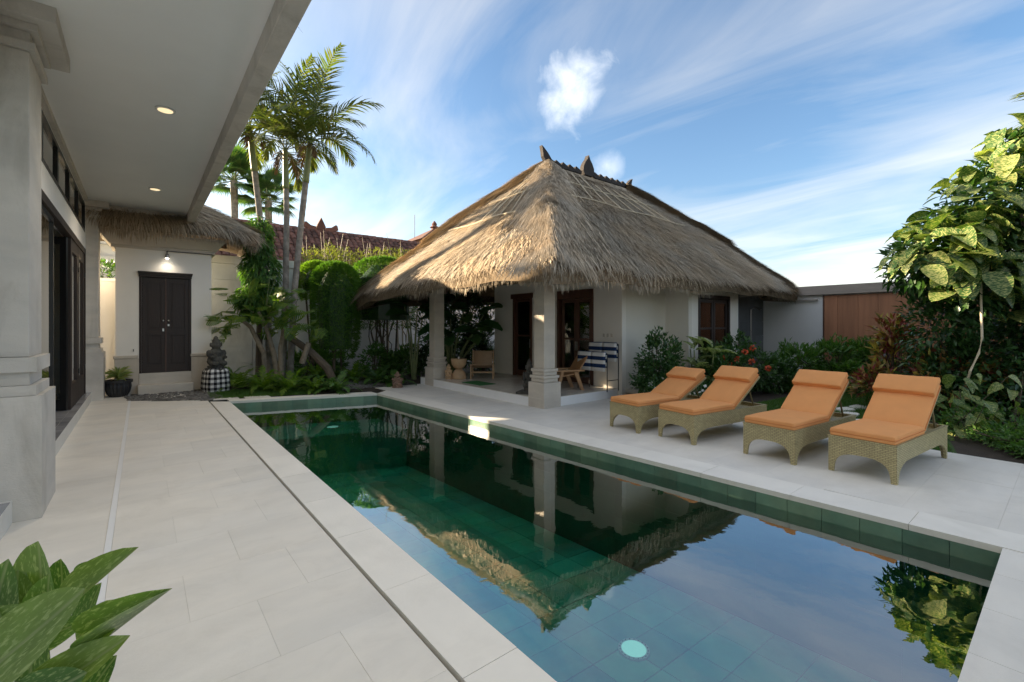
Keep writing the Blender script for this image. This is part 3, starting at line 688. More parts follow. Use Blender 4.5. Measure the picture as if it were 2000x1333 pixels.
# wall along the terrace (openings for door and double door)
bp('wall', bx(8.8, 8.95, 10.80, 11.75, 0, T), 'plaster'); bp('wall', bx(8.8, 8.95, 8.90, 9.93, 0, T), 'plaster'); bp('wall', bx(8.8, 8.95, 6.75, 7.62, 0, T), 'plaster')
bp('wall', bx(8.8, 8.95, 9.93, 10.80, 2.62, T), 'plaster'); bp('wall', bx(8.8, 8.95, 7.62, 8.90, 2.62, T), 'plaster')
bp('wall', bx(8.95, 10.75, 6.75, 6.9, 0, T), 'plaster_cream')                      # recessed wall
bp('wall', bx(10.6, 10.75, 6.1, 6.75, 0, T), 'plaster_cream')
bp('wall', bx(10.75, 11.06, 6.1, 6.25, 0, T), 'plaster'); bp('wall', bx(12.72, 13.25, 6.1, 6.25, 0, T), 'plaster'); bp('wall', bx(11.06, 12.72, 6.1, 6.25, 2.5, T), 'plaster'); bp('wall', bx(11.06, 12.72, 6.1, 6.25, 0, .35), 'plaster')
bp('wall', bx(13.1, 13.25, 6.25, 11.6, 0, T), 'plaster'); bp('wall', bx(8.95, 13.25, 11.6, 11.75, 0, T), 'plaster')
bp('inner_wall', bx(10.75, 10.85, 6.9, 11.6, 0, T), 'plaster_cream'); bp('inner_floor', bx(8.96, 13.1, 6.26, 11.6, .1, .19), 'terrace_tile')
# outdoor shower wall of dark slate
sw = bp('shower_wall', bx(13.25, 16.098, 6.62, 6.75, 0, 2.75), 'slate')
for r in range(6):
    for c in range(5): bp('slate_slab', bx(13.252+c*.57+.003, 13.252+(c+1)*.57-.003, 6.585, 6.618, r*.455+.003, (r+1)*.455-.003), 'slate', sw)
shw = tube(B(), [(15.1, 6.55, .9), (15.1, 6.55, 2.2), (15.1, 6.42, 2.27), (15.1, 6.3, 2.22)], .016); lathe(shw, [(.02, 0), (.07, -.03)], 10, (15.1, 6.28, 2.22)); bp('shower_pipe', shw, 'metal')
# glazed doors
def leaf(y0, y1, z0, z1, axis, at, m='brown_wood', rail=None, curtain=True, par=None):
    """leaf spanning y0..y1 in the wall; axis 0: wall plane x=at; axis 1: wall plane y=at"""
    def P(a0, a1, z0_, z1_, d0, d1): return (at+d0, at+d1, a0, a1, z0_, z1_) if axis == 0 else (a0, a1, at+d0, at+d1, z0_, z1_)
    bm = B(); fw = .085; rail = rail or z0+(z1-z0)*.52
    for a in ((y0, y0+fw, z0, z1), (y1-fw, y1, z0, z1), (y0+fw, y1-fw, z0, z0+.16), (y0+fw, y1-fw, z1-.09, z1), (y0+fw, y1-fw, rail-.025, rail+.025)): box(bm, *P(*a, 0, .045))
    d = bp('door_leaf', bm, m, par)
    for za, zb in ((z0+.16, rail-.025), (rail+.025, z1-.09)): bp('pane', bx(*P(y0+fw, y1-fw, za, zb, .018, .024)), 'glass', d)
    return d
def frame(y0, y1, z0, z1, axis, at, m='brown_wood', head=.1):
    def P(a0, a1, z0_, z1_, d0, d1): return (at+d0, at+d1, a0, a1, z0_, z1_) if axis == 0 else (a0, a1, at+d0, at+d1, z0_, z1_)
    bm = B()
    for a in ((y0, y0+.07, z0, z1-head), (y1-.07, y1, z0, z1-head), (y0, y1, z1-head, z1)): box(bm, *P(*a, -.025, .12))
    return bp('door_frame', bm, m)
def curtain(y0, y1, z0, z1, axis, at, parent=None):
    bm = B(); n = 24; rows = []
    for z, k in ((z1, 1), ((z0+z1)/2, .8), (z0, .5)):
        row = []
        for i in range(n+1):
            a = y0+(y1-y0)*i/n*k; d = at+.03*math.sin(i*1.7); row.append(bm.verts.new((d, a, z) if axis == 0 else (a, d, z)))
        rows.append(row)
    for a, b in zip(rows, rows[1:]):
        for i in range(n): bm.faces.new((a[i], a[i+1], b[i+1], b[i]))
    bp('curtain', bm, 'curtain', smooth=True)
frame(9.93, 10.80, PZ, 2.62, 0, 8.8, head=.12); d = leaf(10.005, 10.725, PZ+.01, 2.49, 0, 8.83)
bp('handle', bx(8.80, 8.829, 10.03, 10.06, 1.05, 1.3), 'metal', d); bp('head_block', bx(8.76, 8.799, 9.9, 10.88, 2.50, 2.64), 'brown_wood', d)
frame(7.62, 8.90, PZ, 2.62, 0, 8.8, head=.22); d = leaf(7.70, 8.22, PZ+.01, 2.39, 0, 8.83); d2 = leaf(8.23, 8.76, PZ+.01, 2.39, 0, 8.83)
for dd, yh in ((d, 8.185), (d2, 8.24)): bp('handle', bx(8.80, 8.829, yh, yh+.02, 1.05, 1.28), 'metal', dd)
curtain(10.0, 10.5, .3, 2.45, 0, 9.15); curtain(7.72, 8.1, .3, 2.4, 0, 9.15); curtain(8.78, 8.45, .3, 2.4, 0, 9.16)
frame(11.06, 12.72, .35, 2.5, 1, 6.1, 'dark_wood', head=.1); leaf(11.135, 11.88, .36, 2.39, 1, 6.125, 'dark_wood', 1.62); leaf(11.90, 12.645, .36, 2.39, 1, 6.125, 'dark_wood', 1.62)
curtain(11.2, 11.8, .3, 2.4, 1, 6.6); curtain(12.6, 12.25, .3, 2.4, 1, 6.6)
bp('switch_plate', bx(8.79, 8.799, 7.02, 7.08, 1.42, 1.50), 'column_stone'); bp('switch_plate', bx(8.79, 8.799, 7.14, 7.20, 1.42, 1.50), 'column_stone'); bp('switch_plate', bx(8.79, 8.799, 7.26, 7.32, 1.42, 1.50), 'column_stone')
# columns with stepped bases
def bcol(x, y):
    c = bp('column', bx(x-.155, x+.155, y-.155, y+.155, .80, 2.9), 'column_stone', bevel=.006)
    for z0, z1, h in ((-.02, .52, .245), (.522, .60, .20), (.602, .66, .225), (.662, .735, .185), (.737, .80, .205)):
        bp('base' if z0 < 0 else 'moulding', bx(x-h, x+h, y-h, y+h, z0, z1), 'column_stone', c, bevel=.010)
    bp('bracket', bx(x-.30, x+.30, y-.09, y+.09, 2.62, 2.80), 'brown_wood', c)
bcol(6.60, 7.06); bcol(6.60, 11.58)
bp('beam', bx(6.5, 6.7, 6.9, 12.4, 2.80, 2.98), 'brown_wood'); bp('beam', bx(6.5, 8.9, 6.97, 7.13, 2.805, 2.975), 'brown_wood')
# roof
def rl(x, y): return (x-11, y-9)
ER = [rl(5.42, 5.62), rl(16.15, 5.55), rl(16.15, 14.3), rl(5.18, 14.15)]; RR = [rl(9.40, 9.9), rl(13.15, 9.9)]
surf = thatch(bg, ER, RR, 6.50, 2.90, drop=(.0,.0,0,.22), flare=.06, dens=1150, faces=(0, 3), seed=21, lip=.34, ln=(.22, .46), wd=.017, sag=.10, fr=1.7, bulge=.10, frl=(.12,.27), density_back=650)
# hip cap: thick bundle of straw laid in tiers down the near hip
def hip(end, n, seed, w=.24):
    r_ = np.random.default_rng(seed); Ps, Ds, Ns, Ls = [], [], [], []
    for t0, t1, lift, m_ in ((0, 1.0, .10, n), (.0, .52, .15, n//2), (.40, .60, .20, n//3), (.0, .14, .16, n//4)):
        t = t0+(t1-t0)*r_.random(m_)**(.8 if t1 == 1. else 1)*.93; k0 = np.full(m_, end[1])
        p = surf(end[0], k0, t); q = surf(end[0], k0, np.minimum(t+.03, 1.03)); D = nrm(q-p); lat = r_.normal(0, w*(.65+.55*t), m_)
        hd = D.copy(); hd[:, 2] = 0; hd = nrm(hd); pr = np.c_[-hd[:, 1], hd[:, 0], np.zeros(m_)]
        p = p+pr*lat[:, None]; p[:, 2] += lift*np.exp(-(lat/(w*1.5))**2)-np.abs(lat)*.42-.03*r_.random(m_)
        D = nrm(D+pr*(lat*.55)[:, None]+np.array([0, 0, -1])*(np.abs(lat)*.55)[:, None]+r_.normal(0, .07, (m_, 3))); Nn = nrm(np.cross(D, pr)); Nn[Nn[:, 2] < 0] *= -1
        Ps.append(p); Ds.append(nrm(D+Nn*.05)); Ns.append(Nn); Ls.append(r_.uniform(.3, .6, m_))
    P, D, Nn, L = map(np.concatenate, (Ps, Ds, Ns, Ls)); X, Y, Z = axes(D, Nn, L, r_.uniform(.012, .022, len(P)))
    scatter('hip_straw', [(-.5,0,0),(.5,0,0),(.35,.6,.02),(-.35,.6,.02),(.05,1,0),(-.05,1,0)], [(0,1,2,3),(3,2,4,5)], P, X, Y, Z, 'thatch', bg, 'stuff')
hip((0, 0.), 15000, 31); hip((0, 1.), 11000, 32); hip((3, 0.), 8000, 33)
# ridge roll
r_ = np.random.default_rng(8); n = 5000; P = np.c_[r_.uniform(9.25, 13.3, n)-11, r_.normal(9.9, .12, n)-9, np.full(n, 6.48)]; dy = P[:, 1]-.9; P[:, 2] -= np.abs(dy)*.6
D = nrm(np.c_[r_.normal(0, .25, n), np.sign(dy), -.75*np.ones(n)]); X, Y, Z = axes(D, np.tile([0, 0, 1.], (n, 1)), r_.uniform(.2, .45, n), r_.uniform(.012, .022, n))
scatter('ridge_straw', [(-.5,0,0),(.5,0,0),(.2,1,0),(-.2,1,0)], [(0,1,2,3)], P, X, Y, Z, 'thatch', bg, 'stuff')
# bamboo battens tying the thatch
def batten(k, pts, r=.013):
    r *= 1.35
    P = surf(k, np.array([p[0] for p in pts]), np.array([p[1] for p in pts])); P[:, 2] += .06
    bmx = tube(B(), [tuple(p) for p in P], r, 5); obj('batten', bmx, 'bamboo', bg)
L_ = lambda a, b, n=10: [(a[0]+(b[0]-a[0])*i/n, a[1]+(b[1]-a[1])*i/n) for i in range(n+1)]
for u in (.12, .21, .29, .37, .45, .53, .61, .69): batten(0, L_((u, .10 if u < .3 else .2), (u+.012, .47+.02*math.sin(u*20))), .011)
batten(0, L_((.04, .46), (.80, .50), 24), .010); batten(0, L_((.05, .28), (.78, .30), 24), .009)
for u in (.50, .58, .66, .74, .82, .90): batten(3, L_((u, .2), (u, .60)), .013)
batten(3, L_((.20, .60), (.93, .60), 24), .016); batten(3, L_((.3, .40), (.93, .40), 24), .012)
# carved crest on the ridge
def crest(name, x, pts, th=.12):
    b_ = B(); extr(b_, pts, Matrix.Translation((x-11, .9-th/2, 6.52)) @ Matrix.Diagonal((1,1,.72,1)), th); obj(name, b_, 'carving', bg, bevel=.012)
crest('crest_horn', 9.30, [(.0,-.08),(.42,-.04),(.36,.10),(.2,.16),(.05,.38),(-.12,.56),(-.2,.62),(-.16,.40),(-.14,.2)])
crest('crest_horn', 13.15, [(-.05,-.08),(.2,-.08),(.30,.06),(.22,.2),(.28,.46),(.16,.36),(.06,.22),(-.02,.12)])
crest('crest_finial', 11.12, [(-.2,-.05),(.2,-.05),(.26,.12),(.24,.32),(.16,.52),(.06,.68),(.0,.86),(-.06,.68),(-.16,.52),(-.24,.32),(-.26,.12)], .16)
x = 9.66
while x < 13.1:
    if abs(x-11.0) > .22: crest('crest_tooth', x, [(0,-.06),(.27,-.06),(.27,.06),(.03,.20),(-.03,.10)])
    x += .29

# ================================================================ furniture on the terrace
def place(o, **k): return o
def rot(bm, ang, axis, c=(0,0,0)): bmesh.ops.rotate(bm, verts=bm.verts, cent=c, matrix=Matrix.Rotation(ang, 3, axis)); return bm
lc = thing('sling_chair', 'low wooden lounge chair with tan leather sling by terrace door', 'chair', (7.42, 10.50, PZ), math.atan2(-.40, .49)+0)
for x in (-.31, .31):
    obj('leg', tube(B(), [(x, 0, 0), (x, .02, .40)], .02, 8), 'pale_wood', lc); obj('leg', tube(B(), [(x, .62, 0), (x, .55, .36)], .02, 8), 'pale_wood', lc)
    obj('arm_rail', tube(B(), [(x, -.03, .39), (x, .66, .34)], .02, 8), 'pale_wood', lc)
obj('stretcher', tube(B(), [(-.31, .0, .18), (.31, .0, .18)], .014, 8), 'pale_wood', lc); obj('stretcher', tube(B(), [(-.31, .6, .15), (.31, .6, .15)], .014, 8), 'pale_wood', lc)
def sheet(pts, x0, x1, th):   # sling: profile in (y,z) swept across x
    b_ = B(); n = len(pts); top = [[b_.verts.new((x, p[0], p[1]+s)) for p in pts] for x in (x0, x1) for s in (0, -th)]
    a, a2, b, b2 = top
    for i in range(n-1):
        b_.faces.new((a[i], b[i], b[i+1], a[i+1])); b_.faces.new((a2[i], a2[i+1], b2[i+1], b2[i])); b_.faces.new((a[i], a[i+1], a2[i+1], a2[i])); b_.faces.new((b[i], b2[i], b2[i+1], b[i+1]))
    b_.faces.new((a[0], a2[0], b2[0], b[0])); b_.faces.new((a[-1], b[-1], b2[-1], a2[-1])); return b_
obj('sling_seat', sheet([(-.02,.40),(.02,.42),(.15,.36),(.35,.30),(.5,.31),(.56,.34)], -.27, .27, .02), 'leather', lc, smooth=True)
obj('sling_back', sheet([(.50,.36),(.56,.50),(.64,.74),(.66,.76)], -.27, .27, .025), 'leather', lc, smooth=True)
for x in (-.3, .3): obj('back_post', tube(B(), [(x, .5, .33), (x, .67, .77)], .018, 8), 'pale_wood', lc)
pt = thing('pedestal_table', 'hourglass shaped wooden side table beside the sling chair', 'table', (6.98, 11.0, PZ))
obj('lower_bowl', lathe(B(), [(.21, 0), (.21, .03), (.19, .14), (.13, .23), (.08, .27)], 22), 'pale_wood', pt, smooth=True); obj('upper_bowl', lathe(B(), [(.08, .272), (.14, .31), (.2, .40), (.22, .54), (.22, .56)], 22), 'pale_wood', pt, smooth=True)
cb = thing('cup', 'small white cup on the hourglass side table', 'cup', (6.98, 11.0, PZ+.561)); obj('bowl', lathe(B(), [(.025, 0), (.035, .05), (.03, .05), (.02, .01)], 12), 'cloth_white', cb); obj('foot_ring', lathe(B(), [(.028, .0), (.028, .006)], 12), 'cloth_white', cb)
mg = thing('green_mat', 'small green rectangular doormat on the terrace floor', 'mat', (6.80, 9.78, PZ), 0)
obj('pile', bx(-.24, .24, -.42, .42, .0, .012), 'mat_green', mg, bevel=.003)
# teak chair
wc = thing('teak_chair', 'angular teak lounge chair beside the striped towels', 'chair', (7.70, 7.62, PZ), R(98))
for y in (-.27, .27):
    b_ = B(); extr(b_, [(-.30,0),(-.22,0),(-.10,.44),(-.16,.44)], Matrix.Translation((0, y-.02, 0)), .04); obj('front_leg', b_, 'teak', wc)
    b_ = B(); extr(b_, [(.34,0),(.42,0),(.26,.42),(.16,.42)], Matrix.Translation((0, y-.02, 0)), .04); obj('rear_leg', b_, 'teak', wc)
    obj('arm', bx(-.34, .42, y-.045, y+.045, .44, .475), 'teak', wc, bevel=.006)
b_ = bx(-.30, .26, -.25, .25, 0, .03); rot(b_, R(-8), 'Y'); bmesh.ops.translate(b_, verts=b_.verts, vec=(0, 0, .33)); b2 = obj('seat', b_, 'teak', wc, bevel=.006)
b_ = bx(0, .03, -.25, .25, 0, .62); rot(b_, R(33), 'Y'); bmesh.ops.translate(b_, verts=b_.verts, vec=(.20, 0, .30)); obj('backrest', b_, 'teak', wc, bevel=.006)
obj('cross_bar', bx(-.16, -.12, -.25, .25, .24, .29), 'teak', wc)
wc.rotation_euler = (0, 0, R(-20))
# towel rack
tr = thing('towel_rack', 'thin dark two tier metal rack by the terrace wall', 'rack', (8.35, 7.1, PZ))
for x, z in ((.20, 1.06), (-.20, .86)):
    for y in (-.44, .44): obj('post', tube(B(), [(x, y, 0), (x, y, z)], .011, 8), 'pot', tr)
    obj('rail', tube(B(), [(x, -.44, z), (x, .44, z)], .011, 8), 'pot', tr)
for y in (-.44, .44):
    obj('side_bar', tube(B(), [(-.2, y, .25), (.2, y, .25)], .009, 8), 'pot', tr)
def towel(x, y, z, lab, w=.40, h=.42, turn=0.):
    t = thing('towel', lab, 'towel', (x, y, z), turn, 'striped towels on the rack')
    b_ = B(); rows = []
    prof = [(-.030, -h), (-.036, -h*.6), (-.030, -.08), (-.018, -.008), (0, .014), (.018, -.008), (.03, -.08), (.034, -h*.8)]
    s = 0; uvs = []
    for i, (px_, pz_) in enumerate(prof):
        if i: s += math.hypot(px_-prof[i-1][0], pz_-prof[i-1][1])
        rows.append(([b_.verts.new((px_+.006*math.sin(j*1.3+i), -w/2+w*j/6, pz_)) for j in range(7)], s))
    ul = b_.loops.layers.uv.new('UVMap')
    for (a, sa), (b, sb) in zip(rows, rows[1:]):
        for j in range(6):
            f = b_.faces.new((a[j], a[j+1], b[j+1], b[j]))
            for lp, uv in zip(f.loops, ((j/6*w, sa), ((j+1)/6*w, sa), ((j+1)/6*w, sb), (j/6*w, sb))): lp[ul].uv = uv
    o = obj('towel_cloth', b_, 'towel_stripe', t, smooth=True); sm = o.modifiers.new('thick', 'SOLIDIFY'); sm.thickness = .025; sm.offset = 0
    return t
towel(8.55, 7.32, PZ+1.075, 'folded blue and white striped towel on upper rail nearer the door'); towel(8.55, 6.90, PZ+1.075, 'folded blue and white striped towel on upper rail by wall corner')
towel(8.15, 7.32, PZ+.875, 'folded blue and white striped towel on lower rail nearer the door'); towel(8.15, 6.90, PZ+.875, 'folded blue and white striped towel on lower rail above the shrub')
# stone figures
def figure(o, s, m, name='figure'):
    b_ = B()
    def ball(c, r, sc=(1,1,1)):
        mt = Matrix.Translation(Vector(c)*s) @ Matrix.Diagonal((sc[0]*r*s, sc[1]*r*s, sc[2]*r*s, 1)); bmesh.ops.create_icosphere(b_, subdivisions=3, radius=1, matrix=mt)
    lathe(b_, [(.26*s, 0), (.28*s, .08*s), (.22*s, .12*s), (.24*s, .2*s)], 14)
    ball((0,0,.36), .22, (1.15,.95,.9)); ball((0,0,.60), .19, (1,.85,1.05)); ball((-.12,-.16,.28), .11, (1.2,1.2,.8)); ball((.12,-.16,.28), .11, (1.2,1.2,.8))
    ball((0,-.02,.86), .135, (1,1,1.1)); ball((0,-.14,.82), .055); ball((0,0,1.0), .11, (1,1,.7)); ball((0,.01,1.08), .065, (1,1,1.3))
    for sx in (-1, 1): ball((sx*.22,-.03,.60), .075, (1,1,1.6)); ball((sx*.18,-.17,.48), .06, (1,1.7,1)); ball((sx*.15,0,.88), .05, (.6,1,1.4))
    f = obj(name, b_, m, o, smooth=True)
    rm = f.modifiers.new('join', 'REMESH'); rm.mode = 'VOXEL'; rm.voxel_size = .018*s; rm.use_smooth_shade = True
    tx = bpy.data.textures.new('rough_stone', 'CLOUDS'); tx.noise_scale = .07*s; dm = f.modifiers.new('rough', 'DISPLACE'); dm.texture = tx; dm.strength = .045*s; dm.mid_level = .5
    return f
st = thing('guardian_statue', 'dark stone guardian statue wrapped in black and white checked cloth', 'statue', (1.50, 13.95, 0), R(20))
b_ = B(); seg = 40; ul = b_.loops.layers.uv.new('UVMap'); rings = []
for j, (r, z) in enumerate(((.27, .02), (.285, .12), (.275, .3), (.265, .42), (.255, .52), (.225, .585), (.18, .61))):
    ring = []
    for k in range(seg):
        a = k*2*math.pi/seg; q = 1/max(abs(math.cos(a)), abs(math.sin(a)))**.55; rr = r*q*(1+.025*math.sin(a*9)*(1 if z < .5 else .3)); ring.append((b_.verts.new((rr*math.cos(a), rr*math.sin(a), z)), a*.30, z))
    rings.append(ring)
for r0, r1 in zip(rings, rings[1:]):
    for k in range(seg):
        q = (r0[k], r0[(k+1)%seg], r1[(k+1)%seg], r1[k]); f = b_.faces.new([v[0] for v in q])
        for i, (lp, v) in enumerate(zip(f.loops, q)): lp[ul].uv = (v[1]+(2*math.pi*.30 if k == seg-1 and i in (1, 2) else 0), v[2])
obj('checked_cloth', b_, 'checker', st, smooth=True); obj('pedestal', lathe(B(), [(.24, 0), (.24, .60)], 16), 'mossy_stone', st)
f = figure(st, .80, 'mossy_stone'); f.location = (0, 0, .50)
s2 = thing('guardian_statue', 'slim dark stone statue standing against the corner column', 'statue', (6.66, 7.62, PZ), R(-60)); figure(s2, .66, 'mossy_stone').scale = (.75, .75, 1)
obj('plinth', bx(-.24, .24, -.2, .2, 0, .05), 'mossy_stone', s2, bevel=.02)
s3 = thing('small_statue', 'small pale carved statue at the foot of the far terrace column', 'statue', (6.72, 11.12, PZ), R(-50)); figure(s3, .36, 'pale_wood')
s4 = thing('round_stone_statue', 'squat brown stone figure on gravel beside the far column', 'statue', (5.46, 11.72, 0), R(-30)); figure(s4, .42, 'warm_stone').scale = (1.25, 1.25, .9)

# ================================================================ sun loungers
def lounger(p, rz, ang, lab):
    t = thing('sun_lounger', lab, 'sun lounger', (p[0], p[1], 0), rz, 'orange sun loungers beside the pool')
    Wd, Ln, Ht = .64, 1.80, .405
    foot = [(0,0),(0,Ht),(Wd,Ht),(Wd,0),(Wd-.05,0)] + [(Wd/2+(Wd/2-.055)*math.copysign(abs(math.cos(a))**.75, math.cos(a)), .235*math.sin(a)**.62) for a in [math.pi*i/18 for i in range(1, 18)]] + [(.05,0)]
    side = [(0,0),(0,Ht),(Ln,Ht),(Ln,0),(Ln-.05,0)] + [(Ln-.05-.34*(1-math.cos(a))**.9, .215*math.sin(a)**.62) for a in [math.pi/2*i/9 for i in range(1, 10)]] + [(.05+.34*(1-math.cos(a))**.9, .215*math.sin(a)**.62) for a in [math.pi/2*i/9 for i in range(9, 0, -1)]] + [(.05,0)]
    def pan(name, poly, mtx, th=.028):
        b_ = B(); extr(b_, poly, Matrix(), th); b_.normal_update(); bmesh.ops.triangulate(b_, faces=[f for f in b_.faces if len(f.verts) > 4]); o = obj(name, b_, 'wicker', t); uvbox(o); o.data.transform(mtx); o.data.update(); return o
    # local frame: x along the length, y across (to the right of the foot end)
    pan('side_panel', side, Matrix.Translation((0, -.002, 0))); pan('side_panel', side, Matrix.Translation((0, Wd-.026, 0)))
    rz90 = Matrix.Rotation(R(90), 4, 'Z')
    pan('foot_panel', foot, Matrix.Translation((.03-.002, 0, 0)) @ rz90, .03); pan('head_panel', foot, Matrix.Translation((Ln+.002, 0, 0)) @ rz90, .03)
    o = obj('bed', bx(.03, Ln-.03, .03, Wd-.03, .33, .36), 'wicker', t); uvbox(o)
    rim = B()
    for a in ((-.006, Ln+.006, -.008, .034), (-.006, Ln+.006, Wd-.034, Wd+.008)): box(rim, *a, Ht, Ht+.014)
    for a in ((-.006, .036), (Ln-.036, Ln+.006)): box(rim, *a, .034, Wd-.034, Ht, Ht+.0135)
    uvbox(obj('rim', rim, 'wicker', t, bevel=.005))
    def cush(name, L0, L1, th, y0, y1, m='cushion', sq=False):
        b_ = bx(L0, L1, y0, y1, 0, th); bmesh.ops.subdivide_edges(b_, edges=b_.edges[:], cuts=5, use_grid_fill=True)
        for v in b_.verts:      # soft swelling and slight creases
            u = (v.co.x-L0)/(L1-L0); w = (v.co.y-y0)/(y1-y0); k = max(0, 4*u*(1-u))**.5*max(0, 4*w*(1-w))**.5
            if v.co.z > th*.5: v.co.z += .012*k+.003*math.sin(v.co.x*31+v.co.y*17)
        o = obj(name, b_, m, t, smooth=True); be = o.modifiers.new('round', 'BEVEL'); be.width = .022; be.segments = 3; be.limit_method = 'ANGLE'; be.angle_limit = R(50)
        return o
    J = .98
    sc = cush('seat_cushion', .0, J, .09, .012, Wd-.012); sc.location = (.0, 0, .415)
    for z in (.045,):
        pb_ = tube(B(), [(J, .008, z), (-.003, .008, z), (-.003, Wd-.008, z), (J, Wd-.008, z)], .005, 5); obj('piping', pb_, 'piping', sc)
    bc = cush('back_cushion', .01, .78, .085, .012, Wd-.012); bc.location = (J, 0, .43); bc.rotation_euler = (0, -ang, 0)
    pb_ = tube(B(), [(.02, .008, .042), (.783, .008, .042), (.783, Wd-.008, .042), (.02, Wd-.008, .042)], .005, 5); obj('piping', pb_, 'piping', bc)
    pl = cush('headrest', .52, .81, .07, .004, Wd-.004); pl.location = (J, 0, .43); pl.rotation_euler = (0, -ang, 0)
    pl.data.transform(Matrix.Translation((0, 0, .088)))
    fb = B(); 
    for a in ((.0, .80, .02, .055), (.0, .80, Wd-.055, Wd-.02), (.76, .80, .055, Wd-.055), (.35, .38, .055, Wd-.055)): box(fb, *a, -.03, -.004)
    fo = obj('back_frame', fb, 'wicker', t); uvbox(fo); fo.location = (J, 0, .43); fo.rotation_euler = (0, -ang, 0)
    hx, hz = J+.5*math.cos(ang), .41+.5*math.sin(ang)
    for y in (.05, Wd-.05): obj('prop', tube(B(), [(hx, y, hz), (hx+.16, y, .36)], .012, 6), 'wicker', t)
    return t
for (fl, fr_), ang, lab in ((((6.04, 4.95), (6.07, 4.34)), 27, 'orange cushioned wicker lounger beside the white flowering shrub, backrest lowest'),
                            (((6.05, 4.06), (6.09, 3.42)), 35, 'orange cushioned wicker lounger in front of the red ixora flowers'),
                            (((6.14, 2.80), (6.17, 2.16)), 37, 'orange cushioned wicker lounger in front of the white stepping stones'),
                            (((6.19, 1.85), (6.24, 1.21)), 38, 'orange cushioned wicker lounger next to the variegated vine tree')):
    # lounger's local y axis runs from fr_ (right foot leg) to fl (left foot leg)
    dy = Vector((fl[0]-fr_[0], fl[1]-fr_[1], 0)).normalized(); rz = math.atan2(-dy.x, dy.y)
    lounger(fr_, R(-8 if fr_[1] > 3 else -5), R(ang), lab)
# ================================================================ planting: beds, lawn, gravel
def sheet_poly(name, pts, z, m, kind='structure'):
    b_ = B(); b_.faces.new([b_.verts.new((*p, z)) for p in pts]); return obj(name, b_, m, kind=kind)
sheet_poly('back_bed', [(1.25, 12.42), (4.95, 11.5), (5.0, 12.12), (6.3, 12.12), (16, 12.12), (16, 16.5), (1.5, 16.5)], -.02, 'soil')
sheet_poly('front_bed', [(8.0, 6.86), (8.424, 5.0), (9.6, 4.5), (12.6, 4.3), (16.05, 5.6), (16.05, 6.55), (13.2, 6.55), (13.2, 6.05), (10.6, 6.05), (10.6, 6.7), (8.0, 6.7)][1:], -.018, 'soil')
sheet_poly('right_bed', [(8.424, 1.05), (9.6, 1.3), (12.8, 2.6), (16.05, 4.4), (16.05, -5), (8.424, -5)], -.016, 'soil')
sheet_poly('lawn', [(8.424, 1.0), (9.6, 1.25), (12.8, 2.55), (16.05, 4.35), (16.05, 5.65), (12.6, 4.35), (9.6, 4.55), (8.424, 5.05)], -.012, 'lawn_soil')
leafmat('grass', [(.055,.14,.025), (.08,.18,.03), (.12,.21,.045)], .6, .3)
def pts_in(poly, n, r_):
    poly = np.array(poly); lo, hi = poly.min(0), poly.max(0); out = []
    while len(out) < n:
        p = r_.uniform(lo, hi, (n, 2)); x, y = p[:, 0], p[:, 1]; ins = np.zeros(n, bool); j = len(poly)-1
        for i in range(len(poly)):
            xi, yi = poly[i]; xj, yj = poly[j]; ins ^= ((yi > y) != (yj > y)) & (x < (xj-xi)*(y-yi)/(yj-yi+1e-12)+xi); j = i
        out += list(p[ins])
    return np.array(out[:n])
def grass(name, poly, n, h, seed, label):
    r_ = np.random.default_rng(seed); p = pts_in(poly, n, r_); P = np.c_[p, np.full(n, -.012)]
    D = nrm(np.c_[r_.normal(0, .35, (n, 2)), np.ones(n)]); X, Y, Z = axes(D, np.c_[r_.normal(0, 1, (n, 2)), np.zeros(n)], r_.uniform(.5, 1.3, n)*h, r_.uniform(.006, .012, n))
    o = scatter(name, [(-.5,0,0),(.5,0,0),(.3,.6,.08),(-.3,.6,.08),(0,1,.25)], [(0,1,2,2),(0,2,3,3),(3,2,4,4)], P, X, Y, Z, 'grass', None, 'stuff') if False else scatter(name, [(-.5,0,0),(.5,0,0),(0,1,.2)], [(0,1,2)], P, X, Y, Z, 'grass', None, 'stuff')
    tag(o, label, 'grass')
grass('lawn_grass', [(8.43, 1.05), (9.6, 1.3), (12.8, 2.6), (16.0, 4.3), (16.0, 5.6), (12.6, 4.3), (9.6, 4.5), (8.43, 5.0)], 42000, .05, 1, 'short green lawn behind the sun loungers')
grass('bed_grass', [(1.25, 12.55), (3.2, 12.0), (3.9, 12.6), (3.2, 13.6), (1.3, 13.9)], 12000, .07, 2, 'low green grass round the checked statue and ferns')
